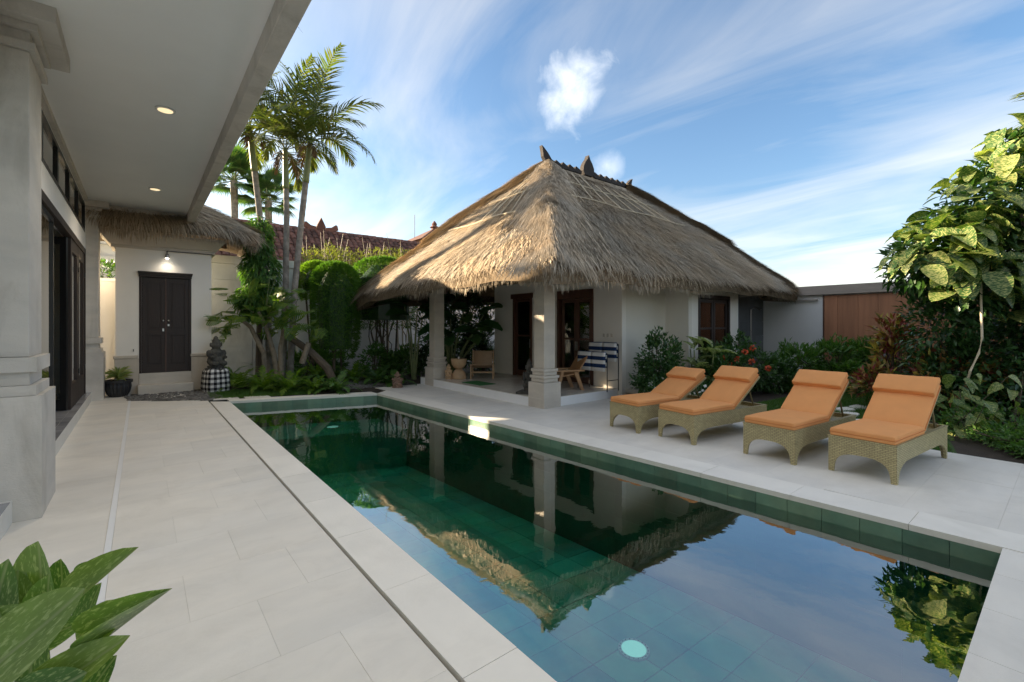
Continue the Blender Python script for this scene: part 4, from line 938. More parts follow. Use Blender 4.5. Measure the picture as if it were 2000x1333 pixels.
# gravel / pebbles: flattened irregular stones
def pebbles(name, poly, n, s, seed, label, m='pebble', z=-.01):
    r_ = np.random.default_rng(seed); p = pts_in(poly, n, r_); sz = r_.uniform(.6, 1.5, n)*s; a = r_.uniform(0, 6.28, n)
    P = np.c_[p, z+sz*.25]; X = np.c_[np.cos(a), np.sin(a), r_.normal(0, .15, n)]*(sz*r_.uniform(.7, 1.3, n))[:, None]; Y = np.c_[-np.sin(a), np.cos(a), r_.normal(0, .15, n)]*sz[:, None]; Z = np.tile([0, 0, 1.], (n, 1))*(sz*.55)[:, None]
    tv = [(math.cos(k*math.pi/3), math.sin(k*math.pi/3), 0) for k in range(6)]+[(.6*math.cos(k*math.pi/3+.4), .6*math.sin(k*math.pi/3+.4), .75) for k in range(6)]+[(0, 0, 1)]
    tf = [(k, (k+1)%6, 6+(k+1)%6, 6+k) for k in range(6)]+[(6+k, 6+(k+1)%6, 12, 12) for k in range(6)]
    tf = [(a_, b_, c_) for a_, b_, c_, d_ in tf]+[(a_, c_, d_) for a_, b_, c_, d_ in tf if c_ != d_]
    tag(scatter(name, tv, tf, P, X, Y, Z, m, None, 'stuff'), label, 'gravel')
pebbles('pebbles', [(-.2, 13.45), (1.25, 12.35), (1.5, 12.7), (1.35, 14.2), (1.0, 14.4), (-.1, 14.4), (-.3, 14.2)], 1500, .035, 3, 'dark river pebbles round the pavers before the gate hut')
pebbles('gravel', [(3.8, 12.2), (6.3, 12.15), (6.3, 13.4), (4.6, 14.2), (3.9, 13.0)], 4200, .022, 4, 'grey gravel patch between garden bed and terrace')
for k in range(3):
    y0 = 13.42+k*.31; x0 = .12+k*.02
    tag(obj('paver', prism(B(), [(x0, y0+.20), (x0+.72, y0-.22), (x0+.72, y0+.04), (x0, y0+.46)], -.01, .012), 'deck', bevel=.006), 'long pale paver laid in dark pebbles before the gate hut', 'paver', 'pavers before the gate hut')
for k in range(2):
    x0 = 1.28+k*.62; tag(obj('paver', prism(B(), [(x0, fary(x0)+.40), (x0+.5, fary(x0+.5)+.40), (x0+.5, fary(x0+.5)+.70), (x0, fary(x0)+.70)], -.012, .006), 'deck', bevel=.006), 'pale paver at the pool corner before the checked statue', 'paver', 'pavers at the pool corner')
for k, (x, y, a) in enumerate(((10.45, 2.72, .4), (11.0, 2.95, .2), (11.55, 2.85, .7), (9.75, 2.45, 0.))):
    tag(obj('stepping_stone', prism(B(), [(x+.24*(1+.2*math.sin(i*2.3+k))*math.cos(i*.785+a), y+.16*(1+.2*math.cos(i*1.7+k))*math.sin(i*.785+a)) for i in range(8)], -.012, .028), 'coping', bevel=.008), 'pale irregular stepping stone set in the lawn', 'stepping stone', 'stepping stones in the lawn')

# ================================================================ foliage helpers
leafmat('leaf_palm', [(.075,.11,.03), (.12,.15,.04), (.17,.165,.055)], .45, .35)
leafmat('leaf_fan', [(.04,.10,.03), (.065,.135,.04), (.11,.17,.05)], .5, .3)
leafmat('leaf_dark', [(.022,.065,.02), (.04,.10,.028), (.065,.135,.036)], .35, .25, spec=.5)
leafmat('leaf_mid', [(.05,.13,.03), (.08,.18,.038), (.13,.225,.05)], .4, .3)
leafmat('leaf_bright', [(.10,.20,.02), (.14,.25,.028), (.19,.28,.04)], .5, .45)
leafmat('leaf_hedge', [(.06,.15,.018), (.085,.19,.022), (.12,.22,.03)], .6, .35)
leafmat('leaf_bamboo', [(.14,.17,.035), (.19,.21,.045), (.25,.24,.06)], .55, .45)
leafmat('leaf_philo', [(.06,.14,.02), (.10,.19,.025), (.20,.27,.03)], .38, .4)
leafmat('leaf_banana', [(.04,.12,.045), (.06,.16,.06), (.09,.19,.07)], .4, .35)
leafmat('leaf_ixora', [(.032,.09,.028), (.055,.13,.038), (.09,.17,.048)], .35, .25, spec=.5)
leafmat('leaf_croton', [(.34,.05,.08), (.19,.07,.045), (.55,.50,.10), (.30,.045,.06), (.14,.24,.06), (.6,.34,.17)], .35, .25, tcol=(1.5,1.2,.6))
leafmat('leaf_pothos', [(.035,.095,.022), (.05,.12,.024), (.08,.15,.03)], .35, .3, spot=((.42,.43,.16), .57, 6., 26., .9, .08))
leafmat('leaf_dieff', [(.04,.09,.02), (.05,.11,.02)], .4, .3, spot=((.38,.42,.24), .46, 5., 10., .6))
leafmat('leaf_aglao', [(.08,.17,.045), (.11,.21,.05), (.20,.28,.08)], .36, .35, spot=((.36,.44,.20), .57, 16., 7., .5), vein=True)
leafmat('leaf_varieg', [(.45,.47,.20), (.22,.30,.09), (.55,.52,.30)], .45, .3)
mat('petal_white', (.75,.74,.70), .6, .05); mat('petal_orange', (.62,.10,.035), .6, .15); mat('dry_leaf', (.16,.09,.045), .8, .2, isl=.3)
def sph(n, r_): return nrm(r_.normal(0, 1, (n, 3)))
def foliage(name, parent, blobs, n, ln, wd, m, seed, up=.3, shell=.55, jit=.5, flat=0., kind='stuff', tmpl=LEAF5, clump=0):
    """blobs: (centre, radii) relative to the parent; leaves fill the outer part of the union"""
    r_ = np.random.default_rng(seed); vol = np.array([b[1][0]*b[1][1]*b[1][2] for b in blobs])**.67; vol /= vol.sum(); which = r_.choice(len(blobs), n, p=vol)
    c = np.array([b[0] for b in blobs])[which]; rad = np.array([b[1] for b in blobs])[which]
    d = sph(n, r_)
    if clump:     # leaves gather on twigs: uneven outline and gaps
        tw = sph(clump*len(blobs), r_).reshape(len(blobs), clump, 3); pick = r_.integers(0, clump, n); base = tw[which, pick]; d = nrm(base+r_.normal(0, .16, (n, 3))); k = .62+.46*np.random.default_rng(seed+1).random((len(blobs), clump))[which, pick]
    else: k = np.ones(n)
    rr = (shell+(1-shell)*r_.random(n)**.6)*k
    P = c+d*rad*rr[:, None]; P[:, 2] = np.maximum(P[:, 2], .02+.05*r_.random(n))
    out = nrm(d*rad+1e-6); D = nrm(out*(1-flat)+np.array([0, 0, up])+r_.normal(0, jit, (n, 3))); Nn = nrm(np.array([0, 0, 1.])+out*.6+r_.normal(0, .35, (n, 3)))
    X, Y, Z = axes(D, Nn, r_.uniform(.6, 1.25, n)*ln, r_.uniform(.7, 1.2, n)*wd)
    return scatter(name, tmpl[0], tmpl[1], P, X, Y, Z, m, parent, kind, uv=(tmpl[2] if len(tmpl) > 2 else None))
def stems(parent, base, tips, r, m='bark', name='stem'):
    for tpt in tips:
        b0 = Vector(base); t1 = Vector(tpt); mid = (b0+t1)/2+Vector((random.uniform(-.1,.1), random.uniform(-.1,.1), .05)); obj(name, tube(B(), [b0, mid, t1], [r, r*.75, r*.4], 6), m, parent)
def pinnate(bm_lists, base, d0, L, droop, nl, ll, lw, r_, side=None, lift=.25, hang=.35):
    """feather frond: returns arrays of leaflets plus the rachis path"""
    d0 = Vector(d0).normalized(); path = []; p = Vector(base); d = d0.copy(); n = 12
    for i in range(n+1):
        path.append(p.copy()); p = p+d*(L/n); d = (d+Vector((0, 0, -droop/n*(.5+1.5*i/n)))).normalized()
    Ps, Ds, Ns, Ls = [], [], [], []
    for j in range(nl):
        s = .16+.84*j/(nl-1); f = s*n; i = min(int(f), n-1); q = path[i].lerp(path[i+1], f-i); tan = (path[i+1]-path[i]).normalized()
        sd_ = tan.cross(Vector((0, 0, 1)));  sd_ = sd_.normalized() if sd_.length > .05 else Vector((1, 0, 0)); upv = sd_.cross(tan)
        for sg in (-1, 1):
            dd = (sd_*sg*(.9-.4*s)+tan*(.45+.6*s)+upv*lift+Vector((0, 0, -hang))*(.3+.9*s)).normalized()+Vector(r_.normal(0, .10, 3))
            Ps.append(q); Ds.append(dd); Ns.append(upv+Vector((0, 0, .2))); Ls.append(ll*(math.sin(math.pi*min(.12+.88*s, .97))**.55)*r_.uniform(.85, 1.1))
    return path, np.array(Ps), np.array(Ds), np.array(Ns), np.array(Ls)
LFT = ([(-.5,0,0),(.5,0,0),(.5,.5,.02),(-.5,.5,.02),(0,1,-.12),(0.02,1,-.12)], [(0,1,2,3),(3,2,4,5)])
def frond(name, parent, base, d0, L, droop, nl, ll, lw, m, r_, rm='crownshaft', rr=.014, **k):
    path, P, D, Nn, Ls = pinnate(None, base, d0, L, droop, nl, ll, lw, r_, **k); X, Y, Z = axes(D, Nn, Ls, np.full(len(P), lw))
    o = scatter(name, *LFT, P, X, Y, Z, m, parent)
    obj('rachis', tube(B(), path, [rr*(1-.85*i/12) for i in range(13)], 5), rm, o); return o
def crown_dirs(n, elev, r_, jit=.12):
    for i in range(n):
        a = i*2.399+r_.uniform(-jit, jit)*2; e = elev[0]+(elev[1]-elev[0])*((i+.5)/n); yield Vector((math.cos(a)*math.cos(e), math.sin(a)*math.cos(e), math.sin(e)))

# ---------------------------------------------------------------- three slender palms
def trunk_path(pxs, D):
    return [atd(x, y, D) for x, y in pxs]
def palm(label, pxs, D, r0, r1, nf, seed, L=2.25, elev=(1.5, .2), extra=()):
    pts = trunk_path(pxs, D); base = pts[0].copy(); base.z = -.03
    t = thing('palm_tree', label, 'palm tree', base); r_ = np.random.default_rng(seed)
    P = [base]+[p for p in pts]; loc = [p-base for p in P]
    # smooth ringed trunk
    fine = []; rad = []; n = 70
    seglen = [0]
    for a, b in zip(loc, loc[1:]): seglen.append(seglen[-1]+(b-a).length)
    for i in range(n+1):
        s = seglen[-1]*i/n; k = max(j for j in range(len(loc)) if seglen[j] <= s+1e-6); k = min(k, len(loc)-2); f = (s-seglen[k])/max(1e-6, seglen[k+1]-seglen[k]); fine.append(loc[k].lerp(loc[k+1], f)); rad.append((r0+(r1-r0)*i/n)*(1+(.05 if i % 2 else -.02)))
    cs = .84; kk = int(n*cs)
    obj('trunk', tube(B(), fine[:kk+1], rad[:kk+1], 12), 'bark_palm', t, smooth=True)
    obj('crownshaft', tube(B(), fine[kk:], [r1*(1.25-.35*i/(n-kk)) for i in range(n-kk+1)], 12), 'crownshaft', t, smooth=True)
    top = fine[-1]
    for d in list(crown_dirs(nf, elev, r_))+[Vector(e) for e in extra]:
        frond('frond', t, top-Vector((0, 0, .06)), d, L*r_.uniform(.85, 1.12)*(1.15 if d.z > .75 else .92), r_.uniform(1.2, 2.0)*(.75 if d.z > .75 else 1.), 34, .68, .042, 'leaf_palm', r_, hang=.45)
    for k in range(3):      # old brown frond sheath
        frond('dry_frond', t, top-Vector((0, 0, .1)), Vector((r_.normal(), r_.normal(), -.1)), .8, 2.5, 12, .35, .03, 'dry_leaf', r_, hang=.8)
    return t
RGT = Vector((math.cos(TH), -math.sin(TH), 0))
palm('slender palm leaning toward the house eave, pale ringed trunk', [(527, 745), (522, 560), (505, 400), (487, 250)], 13.3, .09, .075, 12, 1, extra=[(.2,.1,1.)])
palm('straight slender palm between two leaning palms', [(552, 740), (558, 560), (560, 420), (557, 290)], 13.2, .088, .072, 12, 2, extra=[(-.2,.1,1.)])
palm('slender palm leaning away from the house, brown drooping outer frond', [(566, 740), (576, 560), (590, 420), (606, 275)], 13.1, .09, .075, 13, 3, extra=[(RGT.x*.9, RGT.y*.9, .35), (.1,.1,1.3)])
# ---------------------------------------------------------------- far fan palms
def fan_palm(label, px, ytop, D, seed, n=16, R_=1.5, trunk=True):
    top = atd(px, ytop, D); t = thing('fan_palm', label, 'palm tree', (top.x, top.y, -.04)); r_ = np.random.default_rng(seed)
    h = top.z; obj('trunk', tube(B(), [(0,0,0),(.1,0,h*.5),(0,0,h)], [.2,.17,.2], 10), 'bark_palm', t)
    for d in crown_dirs(n, (1.35, -.5), r_):
        st_ = Vector((0, 0, h)); en = st_+d*R_*r_.uniform(.55, .9); obj('petiole', tube(B(), [st_, en], [.03, .015], 5), 'crownshaft', t)
        m_ = 38; an = np.linspace(-2.3, 2.3, m_); dv = np.array(d); sv = nrm(np.cross(dv, [0, 0, 1.])[None])[0]; P = np.tile(np.array(en), (m_, 1)); Dd = dv[None]*np.cos(an)[:, None]+sv[None]*np.sin(an)[:, None]+np.array([0, 0, -.25]); Nn = np.tile(np.cross(sv, dv), (m_, 1))
        X, Y, Z = axes(Dd, Nn, R_*.62*(.75+.25*np.cos(an))*r_.uniform(.85, 1.1, m_), np.full(m_, .085)); scatter('fan_leaf', *LFT, P, X, Y, Z, 'leaf_fan', t)
fan_palm('tall fan palm beyond the gate hut roof, fuller crown against sky', 457, 352, 27, 5, 26, 1.7); fan_palm('shorter dark fan palm beyond the tiled roof, behind the slender trunks', 524, 392, 28, 6, 24, 1.6)
# ---------------------------------------------------------------- weeping mast tree behind the palms
mt = thing('weeping_tree', 'narrow dark weeping tree with drooping leaves behind palm trunks', 'tree', (2.64, 14.85, -.02))
obj('trunk', tube(B(), [(0,0,0),(.03,0,2.5),(0,0,4.9)], [.1,.07,.02], 8), 'bark', mt)
foliage('crown', mt, [((0,0,4.2),(.35,.35,.72)), ((.05,0,3.3),(.48,.45,.75)), ((-.05,0,2.45),(.54,.5,.55))], 3400, .24, .05, 'leaf_mid', 12, up=-1.3, shell=.4, jit=.4)
# ---------------------------------------------------------------- clipped hedges
def hedge(label, c, rx, ry, z0, z1, n, m, seed, name='clipped_hedge', ln=.12, wd=.02):
    t = thing(name, label, 'hedge', (c[0], c[1], -.02)); r_ = np.random.default_rng(seed)
    a = r_.uniform(0, 2*math.pi, n); z = z0+(z1-z0)*r_.random(n)**.85; rr = np.ones(n); hr = min(.55, (z1-z0)*.4); k = z > z1-hr; rr[k] = np.sqrt(np.maximum(.02, 1-((z[k]-(z1-hr))/hr)**2)); topm = r_.random(n) < .22; rr[topm] *= np.sqrt(r_.random(topm.sum())); z[topm] = z1-hr+hr*np.sqrt(np.maximum(0, 1-rr[topm]**2)); lowk = (z < z0+.5); rr[lowk] *= .75+.5*(z[lowk]-z0)
    rr *= r_.uniform(.86, 1.04, n); P = np.c_[rx*rr*np.cos(a), ry*rr*np.sin(a), z]; out = nrm(np.c_[np.cos(a)*rr, np.sin(a)*rr, (z-(z1-hr)).clip(0)/hr])
    D = nrm(out+np.c_[np.zeros((n, 2)), np.full(n, -.1)]+r_.normal(0, .45, (n, 3))); X, Y, Z = axes(D, nrm(out+np.array([0, 0, .7])+r_.normal(0, .3, (n, 3))), r_.uniform(.6, 1.3, n)*ln, np.full(n, wd))
    scatter('foliage', *LEAF5, P, X, Y, Z, m, t, 'stuff')
    for i in range(5): obj('stem', tube(B(), [(r_.normal(0, rx*.3), r_.normal(0, ry*.3), 0), (r_.normal(0, rx*.3), r_.normal(0, ry*.3), z1-.5)], .03, 6), 'bark', t)
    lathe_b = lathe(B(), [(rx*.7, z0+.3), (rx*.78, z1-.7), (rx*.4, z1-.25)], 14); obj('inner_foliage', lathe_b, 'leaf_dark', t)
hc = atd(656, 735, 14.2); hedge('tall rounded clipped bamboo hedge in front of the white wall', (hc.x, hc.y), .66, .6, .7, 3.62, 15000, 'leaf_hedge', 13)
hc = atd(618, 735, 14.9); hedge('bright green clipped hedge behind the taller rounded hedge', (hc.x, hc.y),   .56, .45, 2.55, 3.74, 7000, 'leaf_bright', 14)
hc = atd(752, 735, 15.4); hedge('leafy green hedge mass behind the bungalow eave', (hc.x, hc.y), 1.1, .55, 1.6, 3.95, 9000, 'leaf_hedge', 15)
# ---------------------------------------------------------------- wispy bamboo along the wall
for k, (px, py, D) in enumerate(((606, 470, 17.5), (640, 462, 17.8), (672, 470, 17.6), (735, 472, 17.8), (765, 470, 17.5), (700, 480, 17.6), (790, 476, 17.4))):
    top = atd(px, py, D); t = thing('bamboo_clump', 'wispy yellow green bamboo rising over the white wall', 'bamboo', (top.x, top.y, -.04), 0, 'bamboo shoots along the wall'); r_ = np.random.default_rng(50+k)
    for j in range(7):
        hh = top.z*r_.uniform(.8, 1.05); x, y = r_.normal(0, .28, 2); obj('cane', tube(B(), [(x*.5, y*.5, 0), (x*.8, y*.8, hh*.7), (x*1.5, y*1.5, hh)], [.016, .012, .004], 5), 'bamboo', t)
    foliage('leaves', t, [((0, 0, top.z*.78), (.55, .5, .9))], 950, .17, .024, 'leaf_bamboo', 60+k, up=-.1, shell=.15, jit=.7)
# ---------------------------------------------------------------- split-leaf philodendron tree
def lobed():
    V, F, U = [], [], []
    def q(pts):
        i = len(V); V.extend(pts); U.extend([(.5+p[0], p[1]) for p in pts]); F.append((i, i+1, i+2, i+3))
    n = 7
    for s in (-1, 1):
        for j in range(n):
            y0 = .10+.80*j/n; w = .5*math.sin(math.pi*(.18+.72*(1-j/n)*.95))**.7; up_ = .16*(1-j/n)
            q([(0, y0, 0), (0, y0+.085, 0), (s*w*.95, y0+up_+.085, -.05), (s*w, y0+up_+.045, -.07)])
    q([(-.05, .0, 0), (.05, 0, 0), (.05, .9, -.03), (-.05, .9, -.03)]); q([(-.05, .86, -.02), (.05, .86, -.02), (.02, 1.05, -.07), (-.02, 1.05, -.07)]); return npmesh('lobed_leaf', V, F, U)
LOB = lobed()
ph = thing('philodendron_tree', 'split leaf philodendron tree with bright lobed leaves and bare trunks', 'tree', (2.95, 13.9, -.02)); OP = ph.location.copy(); r_ = np.random.default_rng(17)
tr_px = [[(545, 765), (535, 690), (520, 640), (505, 610)], [(520, 765), (515, 690), (490, 640), (465, 620)], [(550, 765), (548, 680), (560, 620), (560, 590)]]
for px in tr_px: obj('trunk', tube(B(), [atd(x, y, 12.7)-OP for x, y in px], [.075, .065, .055, .04], 8), 'bark_pale', ph)
cen = [(452, 612, .5), (470, 575, .5), (520, 560, .5), (555, 570, .5), (590, 610, .45), (500, 620, .6), (545, 630, .5), (455, 640, .4), (600, 640, .4), (480, 600, .5), (530, 600, .6)]
for px, py, sp_ in cen:
    for j in range(9):
        p = atd(px+r_.normal(0, 20), py+r_.normal(0, 15), 12.6+r_.normal(0, .35))-OP; a = r_.uniform(0, 6.28); d = Vector((math.cos(a), math.sin(a), r_.uniform(-.6, .25)))
        if r_.random() < .6: d = d-Vector((math.sin(TH), math.cos(TH), 0))*.8
        d = d.normalized(); ln = r_.uniform(.32, .52); place_leaf('leaf', LOB, 'leaf_philo', ph, p, d, Vector((0, 0, .75))-Vector((math.sin(TH), math.cos(TH), 0))*r_.uniform(.2, 1.1), ln, ln*.95)
        obj('petiole', tube(B(), [atd(520+(px-520)*.6, 612+(py-600)*.4, 12.65)-OP, p], [.012, .008], 4), 'crownshaft', ph) if j < 3 else None
lt = thing('leaning_trunk', 'thick dead trunk lying slanted across the ferns', 'trunk', (4.4, 13.3, -.02)); OP2 = lt.location.copy()
obj('log', tube(B(), [atd(x, y, D)-OP2 for x, y, D in ((655, 752, 12.4), (640, 720, 12.5), (610, 690, 12.6), (575, 665, 12.8), (555, 655, 12.9))], [.10, .11, .10, .09, .06], 9), 'bark', lt)
obj('branch_stub', tube(B(), [atd(590, 710, 12.5)-OP2, atd(603, 670, 12.5)-OP2], [.08, .07], 8), 'bark_pale', lt)
# ---------------------------------------------------------------- ferns and low planting in the back bed
def fern_proto(seed, n=13, L=.62, m='leaf_mid', el=(1.2, .25)):
    r_ = np.random.default_rng(seed); t = thing('fern', 'arching green fern in the bed beneath the philodendron tree', 'fern', (0, 0, 0), 0, 'ferns in the back garden bed')
    for d in crown_dirs(n, el, r_): frond('frond', t, (0, 0, .04), d, L*r_.uniform(.8, 1.15), 1.5, 15, .16, .03, m, r_, 'leaf_mid', .006, hang=.1, lift=.05)
    return t
f1 = fern_proto(1); f2 = fern_proto(2, 14, .75, 'leaf_bright', (1.3, .4)); first = {0: f1, 1: f2}; used = set(); r_ = np.random.default_rng(23)
spots = [(445, 752), (468, 760), (492, 755), (515, 764), (540, 758), (565, 766), (590, 760), (615, 766), (640, 762), (470, 738), (505, 735), (545, 738), (585, 740), (620, 742), (650, 745), (690, 745), (740, 748), (720, 738), (600, 725), (480, 722), (770, 752), (660, 766)]
for i, (px, py) in enumerate(spots):
    p = g(px, py); k = i % 2 if i < 16 else 0; sc = r_.uniform(.75, 1.25)
    if k not in used: o = first[k]; used.add(k); o.location = (p.x, p.y, -.02)
    else: o = dup(first[k], (p.x, p.y, -.02), r_.uniform(0, 6.28))
    if k: o['label'] = 'bright yellow green fern in the bed beneath the philodendron tree'
    if i in (15, 16, 17, 20): o['label'] = 'arching fern beside the gravel before the white wall'
    o.scale = (sc, sc, sc)
def shrub(name, label, cat, c, blobs, n, ln, wd, m, seed, ns=5, **k):
    t = thing(name, label, cat, (c[0], c[1], -.018)); foliage('foliage', t, blobs, n, ln, wd, m, seed, **k); r_ = np.random.default_rng(seed)
    tips = [(b[0][0]+r_.normal(0, b[1][0]*.3), b[0][1]+r_.normal(0, b[1][1]*.3), b[0][2]+b[1][2]*.3) for b in blobs for _ in range(ns)]; stems(t, (0, 0, 0), tips, .016); return t
p = g(430, 742); shrub('leafy_shrub', 'feathery green shrub between the statue and hut wall', 'shrub', (p.x+.2, p.y+.5), [((0,0,.7),(.4,.4,.55))], 900, .16, .05, 'leaf_mid', 170, clump=24)
p = g(560, 735); shrub('leafy_shrub', 'bright green shrub round the philodendron trunks', 'shrub', p, [((0,0,.45),(.5,.45,.45)), ((-.5,.3,.5),(.45,.4,.5))], 1500, .17, .05, 'leaf_bright', 171, clump=30)
p = g(690, 722); shrub('leafy_shrub', 'leafy shrub at the hedge foot beside the vines', 'shrub', p, [((0,0,.6),(.5,.4,.6))], 900, .18, .07, 'leaf_mid', 172, clump=26)
p = g(460, 735); shrub('leafy_shrub', 'dark leafy shrub behind the checked cloth statue', 'shrub', p, [((0,0,.6),(.5,.45,.6)), ((.5,-.2,.45),(.5,.4,.45))], 1500, .17, .06, 'leaf_mid', 71, clump=30)
p = g(610, 735); shrub('leafy_shrub', 'low leafy shrub beneath the leaning dead trunk', 'shrub', p, [((0,0,.5),(.6,.5,.5)), ((.5,-.4,.45),(.5,.4,.45))], 1600, .18, .07, 'leaf_mid', 72, clump=30)
p = g(645, 728); shrub('leafy_shrub', 'bright upright leafy plant at the foot of the rounded hedge', 'shrub', p, [((0,0,.8),(.45,.4,.55))], 700, .26, .09, 'leaf_bright', 73, clump=24, up=.5)
p = g(735, 738); shrub('leafy_shrub', 'dark bush under the tangled vines on the white wall', 'shrub', p, [((0,0,.55),(.6,.4,.55)), ((.7,.1,.45),(.5,.4,.5))], 1500, .16, .07, 'leaf_mid', 74, clump=34)
p = g(800, 735); shrub('leafy_shrub', 'leafy bush left of the far terrace column', 'shrub', p, [((0,0,.5),(.6,.45,.5)), ((-.5,.2,.4),(.4,.4,.4))], 1400, .18, .07, 'leaf_mid', 75, clump=30)
p = g(885, 728); shrub('leafy_shrub', 'dark bush behind the hourglass side table', 'shrub', p, [((0,0,.7),(.6,.5,.7)), ((.9,-.1,.8),(.6,.5,.8))], 1900, .20, .06, 'leaf_mid', 76, clump=34)
p = g(212, 770); shrub('leafy_shrub', 'green shrub top showing over the low white wall', 'shrub', (-.75, 16.4), [((0,0,3.0),(.5,.4,.5))], 700, .12, .06, 'leaf_mid', 77, ns=4)
# tangled woody vines on the white wall
vn = thing('tangled_vine', 'bare tangled vine stems hanging down the white wall', 'vine', (6.3, 16.2, -.02)); r_ = np.random.default_rng(31)
for k in range(16):
    x0 = r_.uniform(-.9, 1.2); pth = [(x0, r_.uniform(-.2, .1), r_.uniform(2.2, 2.7))]
    for j in range(7): x0 += r_.normal(0, .16); pth.append((x0, r_.uniform(-.35, .05), max(.02, pth[-1][2]-r_.uniform(.15, .55))))
    obj('stem', tube(B(), pth, [.022-.001*j for j in range(8)], 5), 'bark', vn)
foliage('leaves', vn, [((0, -.1, 2.4), (1.2, .3, .4))], 700, .12, .06, 'leaf_mid', 32, shell=.2)
# ---------------------------------------------------------------- big-leaved plants behind the terrace
BAN = leafmesh('banana_blade', n=10, prof=lambda s: min(1, math.sin(math.pi*min(.999, s*.94+.04))**.45), fold=.16, droop=.35)
def banana(label, base, tips, seed, L=1.25, m='leaf_banana'):
    t = thing('banana_plant', label, 'plant', (base[0], base[1], -.02)); r_ = np.random.default_rng(seed); Bz = t.location.copy()
    for (px, py, D, dx) in tips:
        p = atd(px, py, D)-Bz; obj('stalk', tube(B(), [(r_.normal(0,.06), r_.normal(0,.06), 0), (p.x*.5, p.y*.5, p.z*.6), p], [.04, .03, .016], 6), 'crownshaft', t)
        d = Vector((RGT.x*dx, RGT.y*dx, r_.uniform(.0, .5)))+Vector((-.629, -.777, 0))*r_.uniform(.3, 1.0); d.normalize(); place_leaf('leaf', BAN, m, t, p, d, Vector((0, 0, 1))-d*.4+Vector((-.6, -.75, 0))*.5, L*r_.uniform(.75, 1.1), .5*r_.uniform(.8, 1.2))
b1 = atd(880, 715, 14.8); banana('broad leaved banana plant in deep shade behind the terrace', b1, [(875, 640, 14.4, -1), (900, 625, 14.2, .2), (930, 640, 14.2, 1), (885, 655, 14.3, -.8), (925, 650, 14.4, .8), (905, 610, 14.6, -.3), (865, 615, 14.6, -.5), (945, 615, 14.6, .4), (915, 665, 14.1, .3), (880, 600, 14.8, .8), (868, 660, 14.3, .3), (940, 660, 14.3, -.6), (955, 640, 14.6, .2)], 41, .92)
b1 = atd(808, 715, 14.6); banana('broad leaved plant left of the far terrace column', b1, [(800, 620, 14.6, -.8), (815, 605, 14.5, .5), (790, 600, 14.7, -.4), (825, 625, 14.4, 1)], 42, .95)
dk = thing('fan_shrub', 'dark slender leaved palm shrub by the terrace wall edge', 'shrub', (9.3, 13.2, -.02)); r_ = np.random.default_rng(44)
for d in crown_dirs(16, (1.4, .2), r_): frond('frond', dk, (0, 0, r_.uniform(.1, .9)), d, 1.6, 1.2, 20, .38, .035, 'leaf_dark', r_)
p = atd(945, 720, 16.); shrub('dense_bush', 'tall dark bush filling the gap behind the sling chair', 'shrub', p, [((0,0,1.2),(1.0,.6,1.2)), ((-1.6,.4,1.3),(1.0,.6,1.3)), ((-.7,.5,2.3),(1.2,.6,.7))], 5200, .2, .06, 'leaf_dark', 78, clump=50)
# ---------------------------------------------------------------- shrubs before the bungalow
p = (8.9, 5.85); t = shrub('round_shrub', 'tall dark rounded shrub right of the towel rack', 'shrub', p, [((0,0,.95),(.62,.5,.72)), ((.05,0,.5),(.7,.55,.5))], 4200, .10, .05, 'leaf_ixora', 81, clump=70)
t = shrub('flowering_groundcover', 'low mound of small leaves dotted with white flowers', 'shrub', (8.75, 5.25), [((-.15,.25,.28),(.68,.5,.36)), ((.45,-.2,.26),(.5,.45,.3)), ((.1,.0,.38),(.55,.45,.3))], 5200, .07, .03, 'leaf_ixora', 82, clump=80)
r_ = np.random.default_rng(5); d = sph(60, r_); d[:, 2] = np.abs(d[:, 2]); d[:, :2] += np.array([-.5, -.5]); d = nrm(d); P = np.array([.0, .05, .32])+d*np.array([.72, .55, .38]); X, Y, Z = axes(d, sph(60, r_), np.full(60, .026), np.full(60, .026)); scatter('flower', [(-1,-1,0),(1,-1,0),(1,1,0),(-1,1,0),(0,0,.3)], [(0,1,4),(1,2,4),(2,3,4),(3,0,4)], P, X, Y, Z, 'petal_white', t, 'stuff')
t = thing('dieffenbachia', 'cream and green striped dumb cane between two dark shrubs', 'plant', (10.0, 5.45, -.018)); r_ = np.random.default_rng(6); DIE = leafmesh('cane_blade', n=7, fold=.15, droop=.35)
for k in range(34):
    a = r_.uniform(0, 6.28); z = r_.uniform(.35, 1.25); sx, sy = r_.normal(0, .17, 2); d = Vector((math.cos(a), math.sin(a), r_.uniform(.2, 1.5) if z > .9 else r_.uniform(-.1, .9))); place_leaf('leaf', DIE, 'leaf_dieff', t, (sx, sy, z), d, Vector((0, 0, 1))-d*.2, r_.uniform(.34, .5), r_.uniform(.14, .2))
    if k < 10: obj('cane', tube(B(), [(sx*.6, sy*.6, 0), (sx, sy, z)], .014, 6), 'crownshaft', t)
t = shrub('ixora_bush', 'wide green ixora bush with red orange flower heads below the window', 'shrub', (11.2, 5.2), [((-.3,.2,.7),(.8,.6,.7)), ((.7,-.1,.68),(.8,.6,.62)), ((1.3,-.35,.5),(.55,.5,.52)), ((-.8,0,.5),(.6,.5,.55)), ((.35,.2,1.15),(.35,.35,.4))], 7600, .12, .05, 'leaf_ixora', 84, clump=60)
r_ = np.random.default_rng(9)
for k, (px, py) in enumerate(((1440, 702), (1468, 707), (1455, 688), (1412, 700), (1470, 680), (1424, 712), (1500, 720))):
    c = atd(px, py, 10.6)-t.location; n = 26; dd = sph(n, r_); X, Y, Z = axes(dd, sph(n, r_), np.full(n, .02), np.full(n, .02)); scatter('flower_head', [(-1,-1,0),(1,-1,0),(1,1,0),(-1,1,0)], [(0,1,2,3)], np.array(c)+dd*.055, X, Y, Z, 'petal_orange', t)
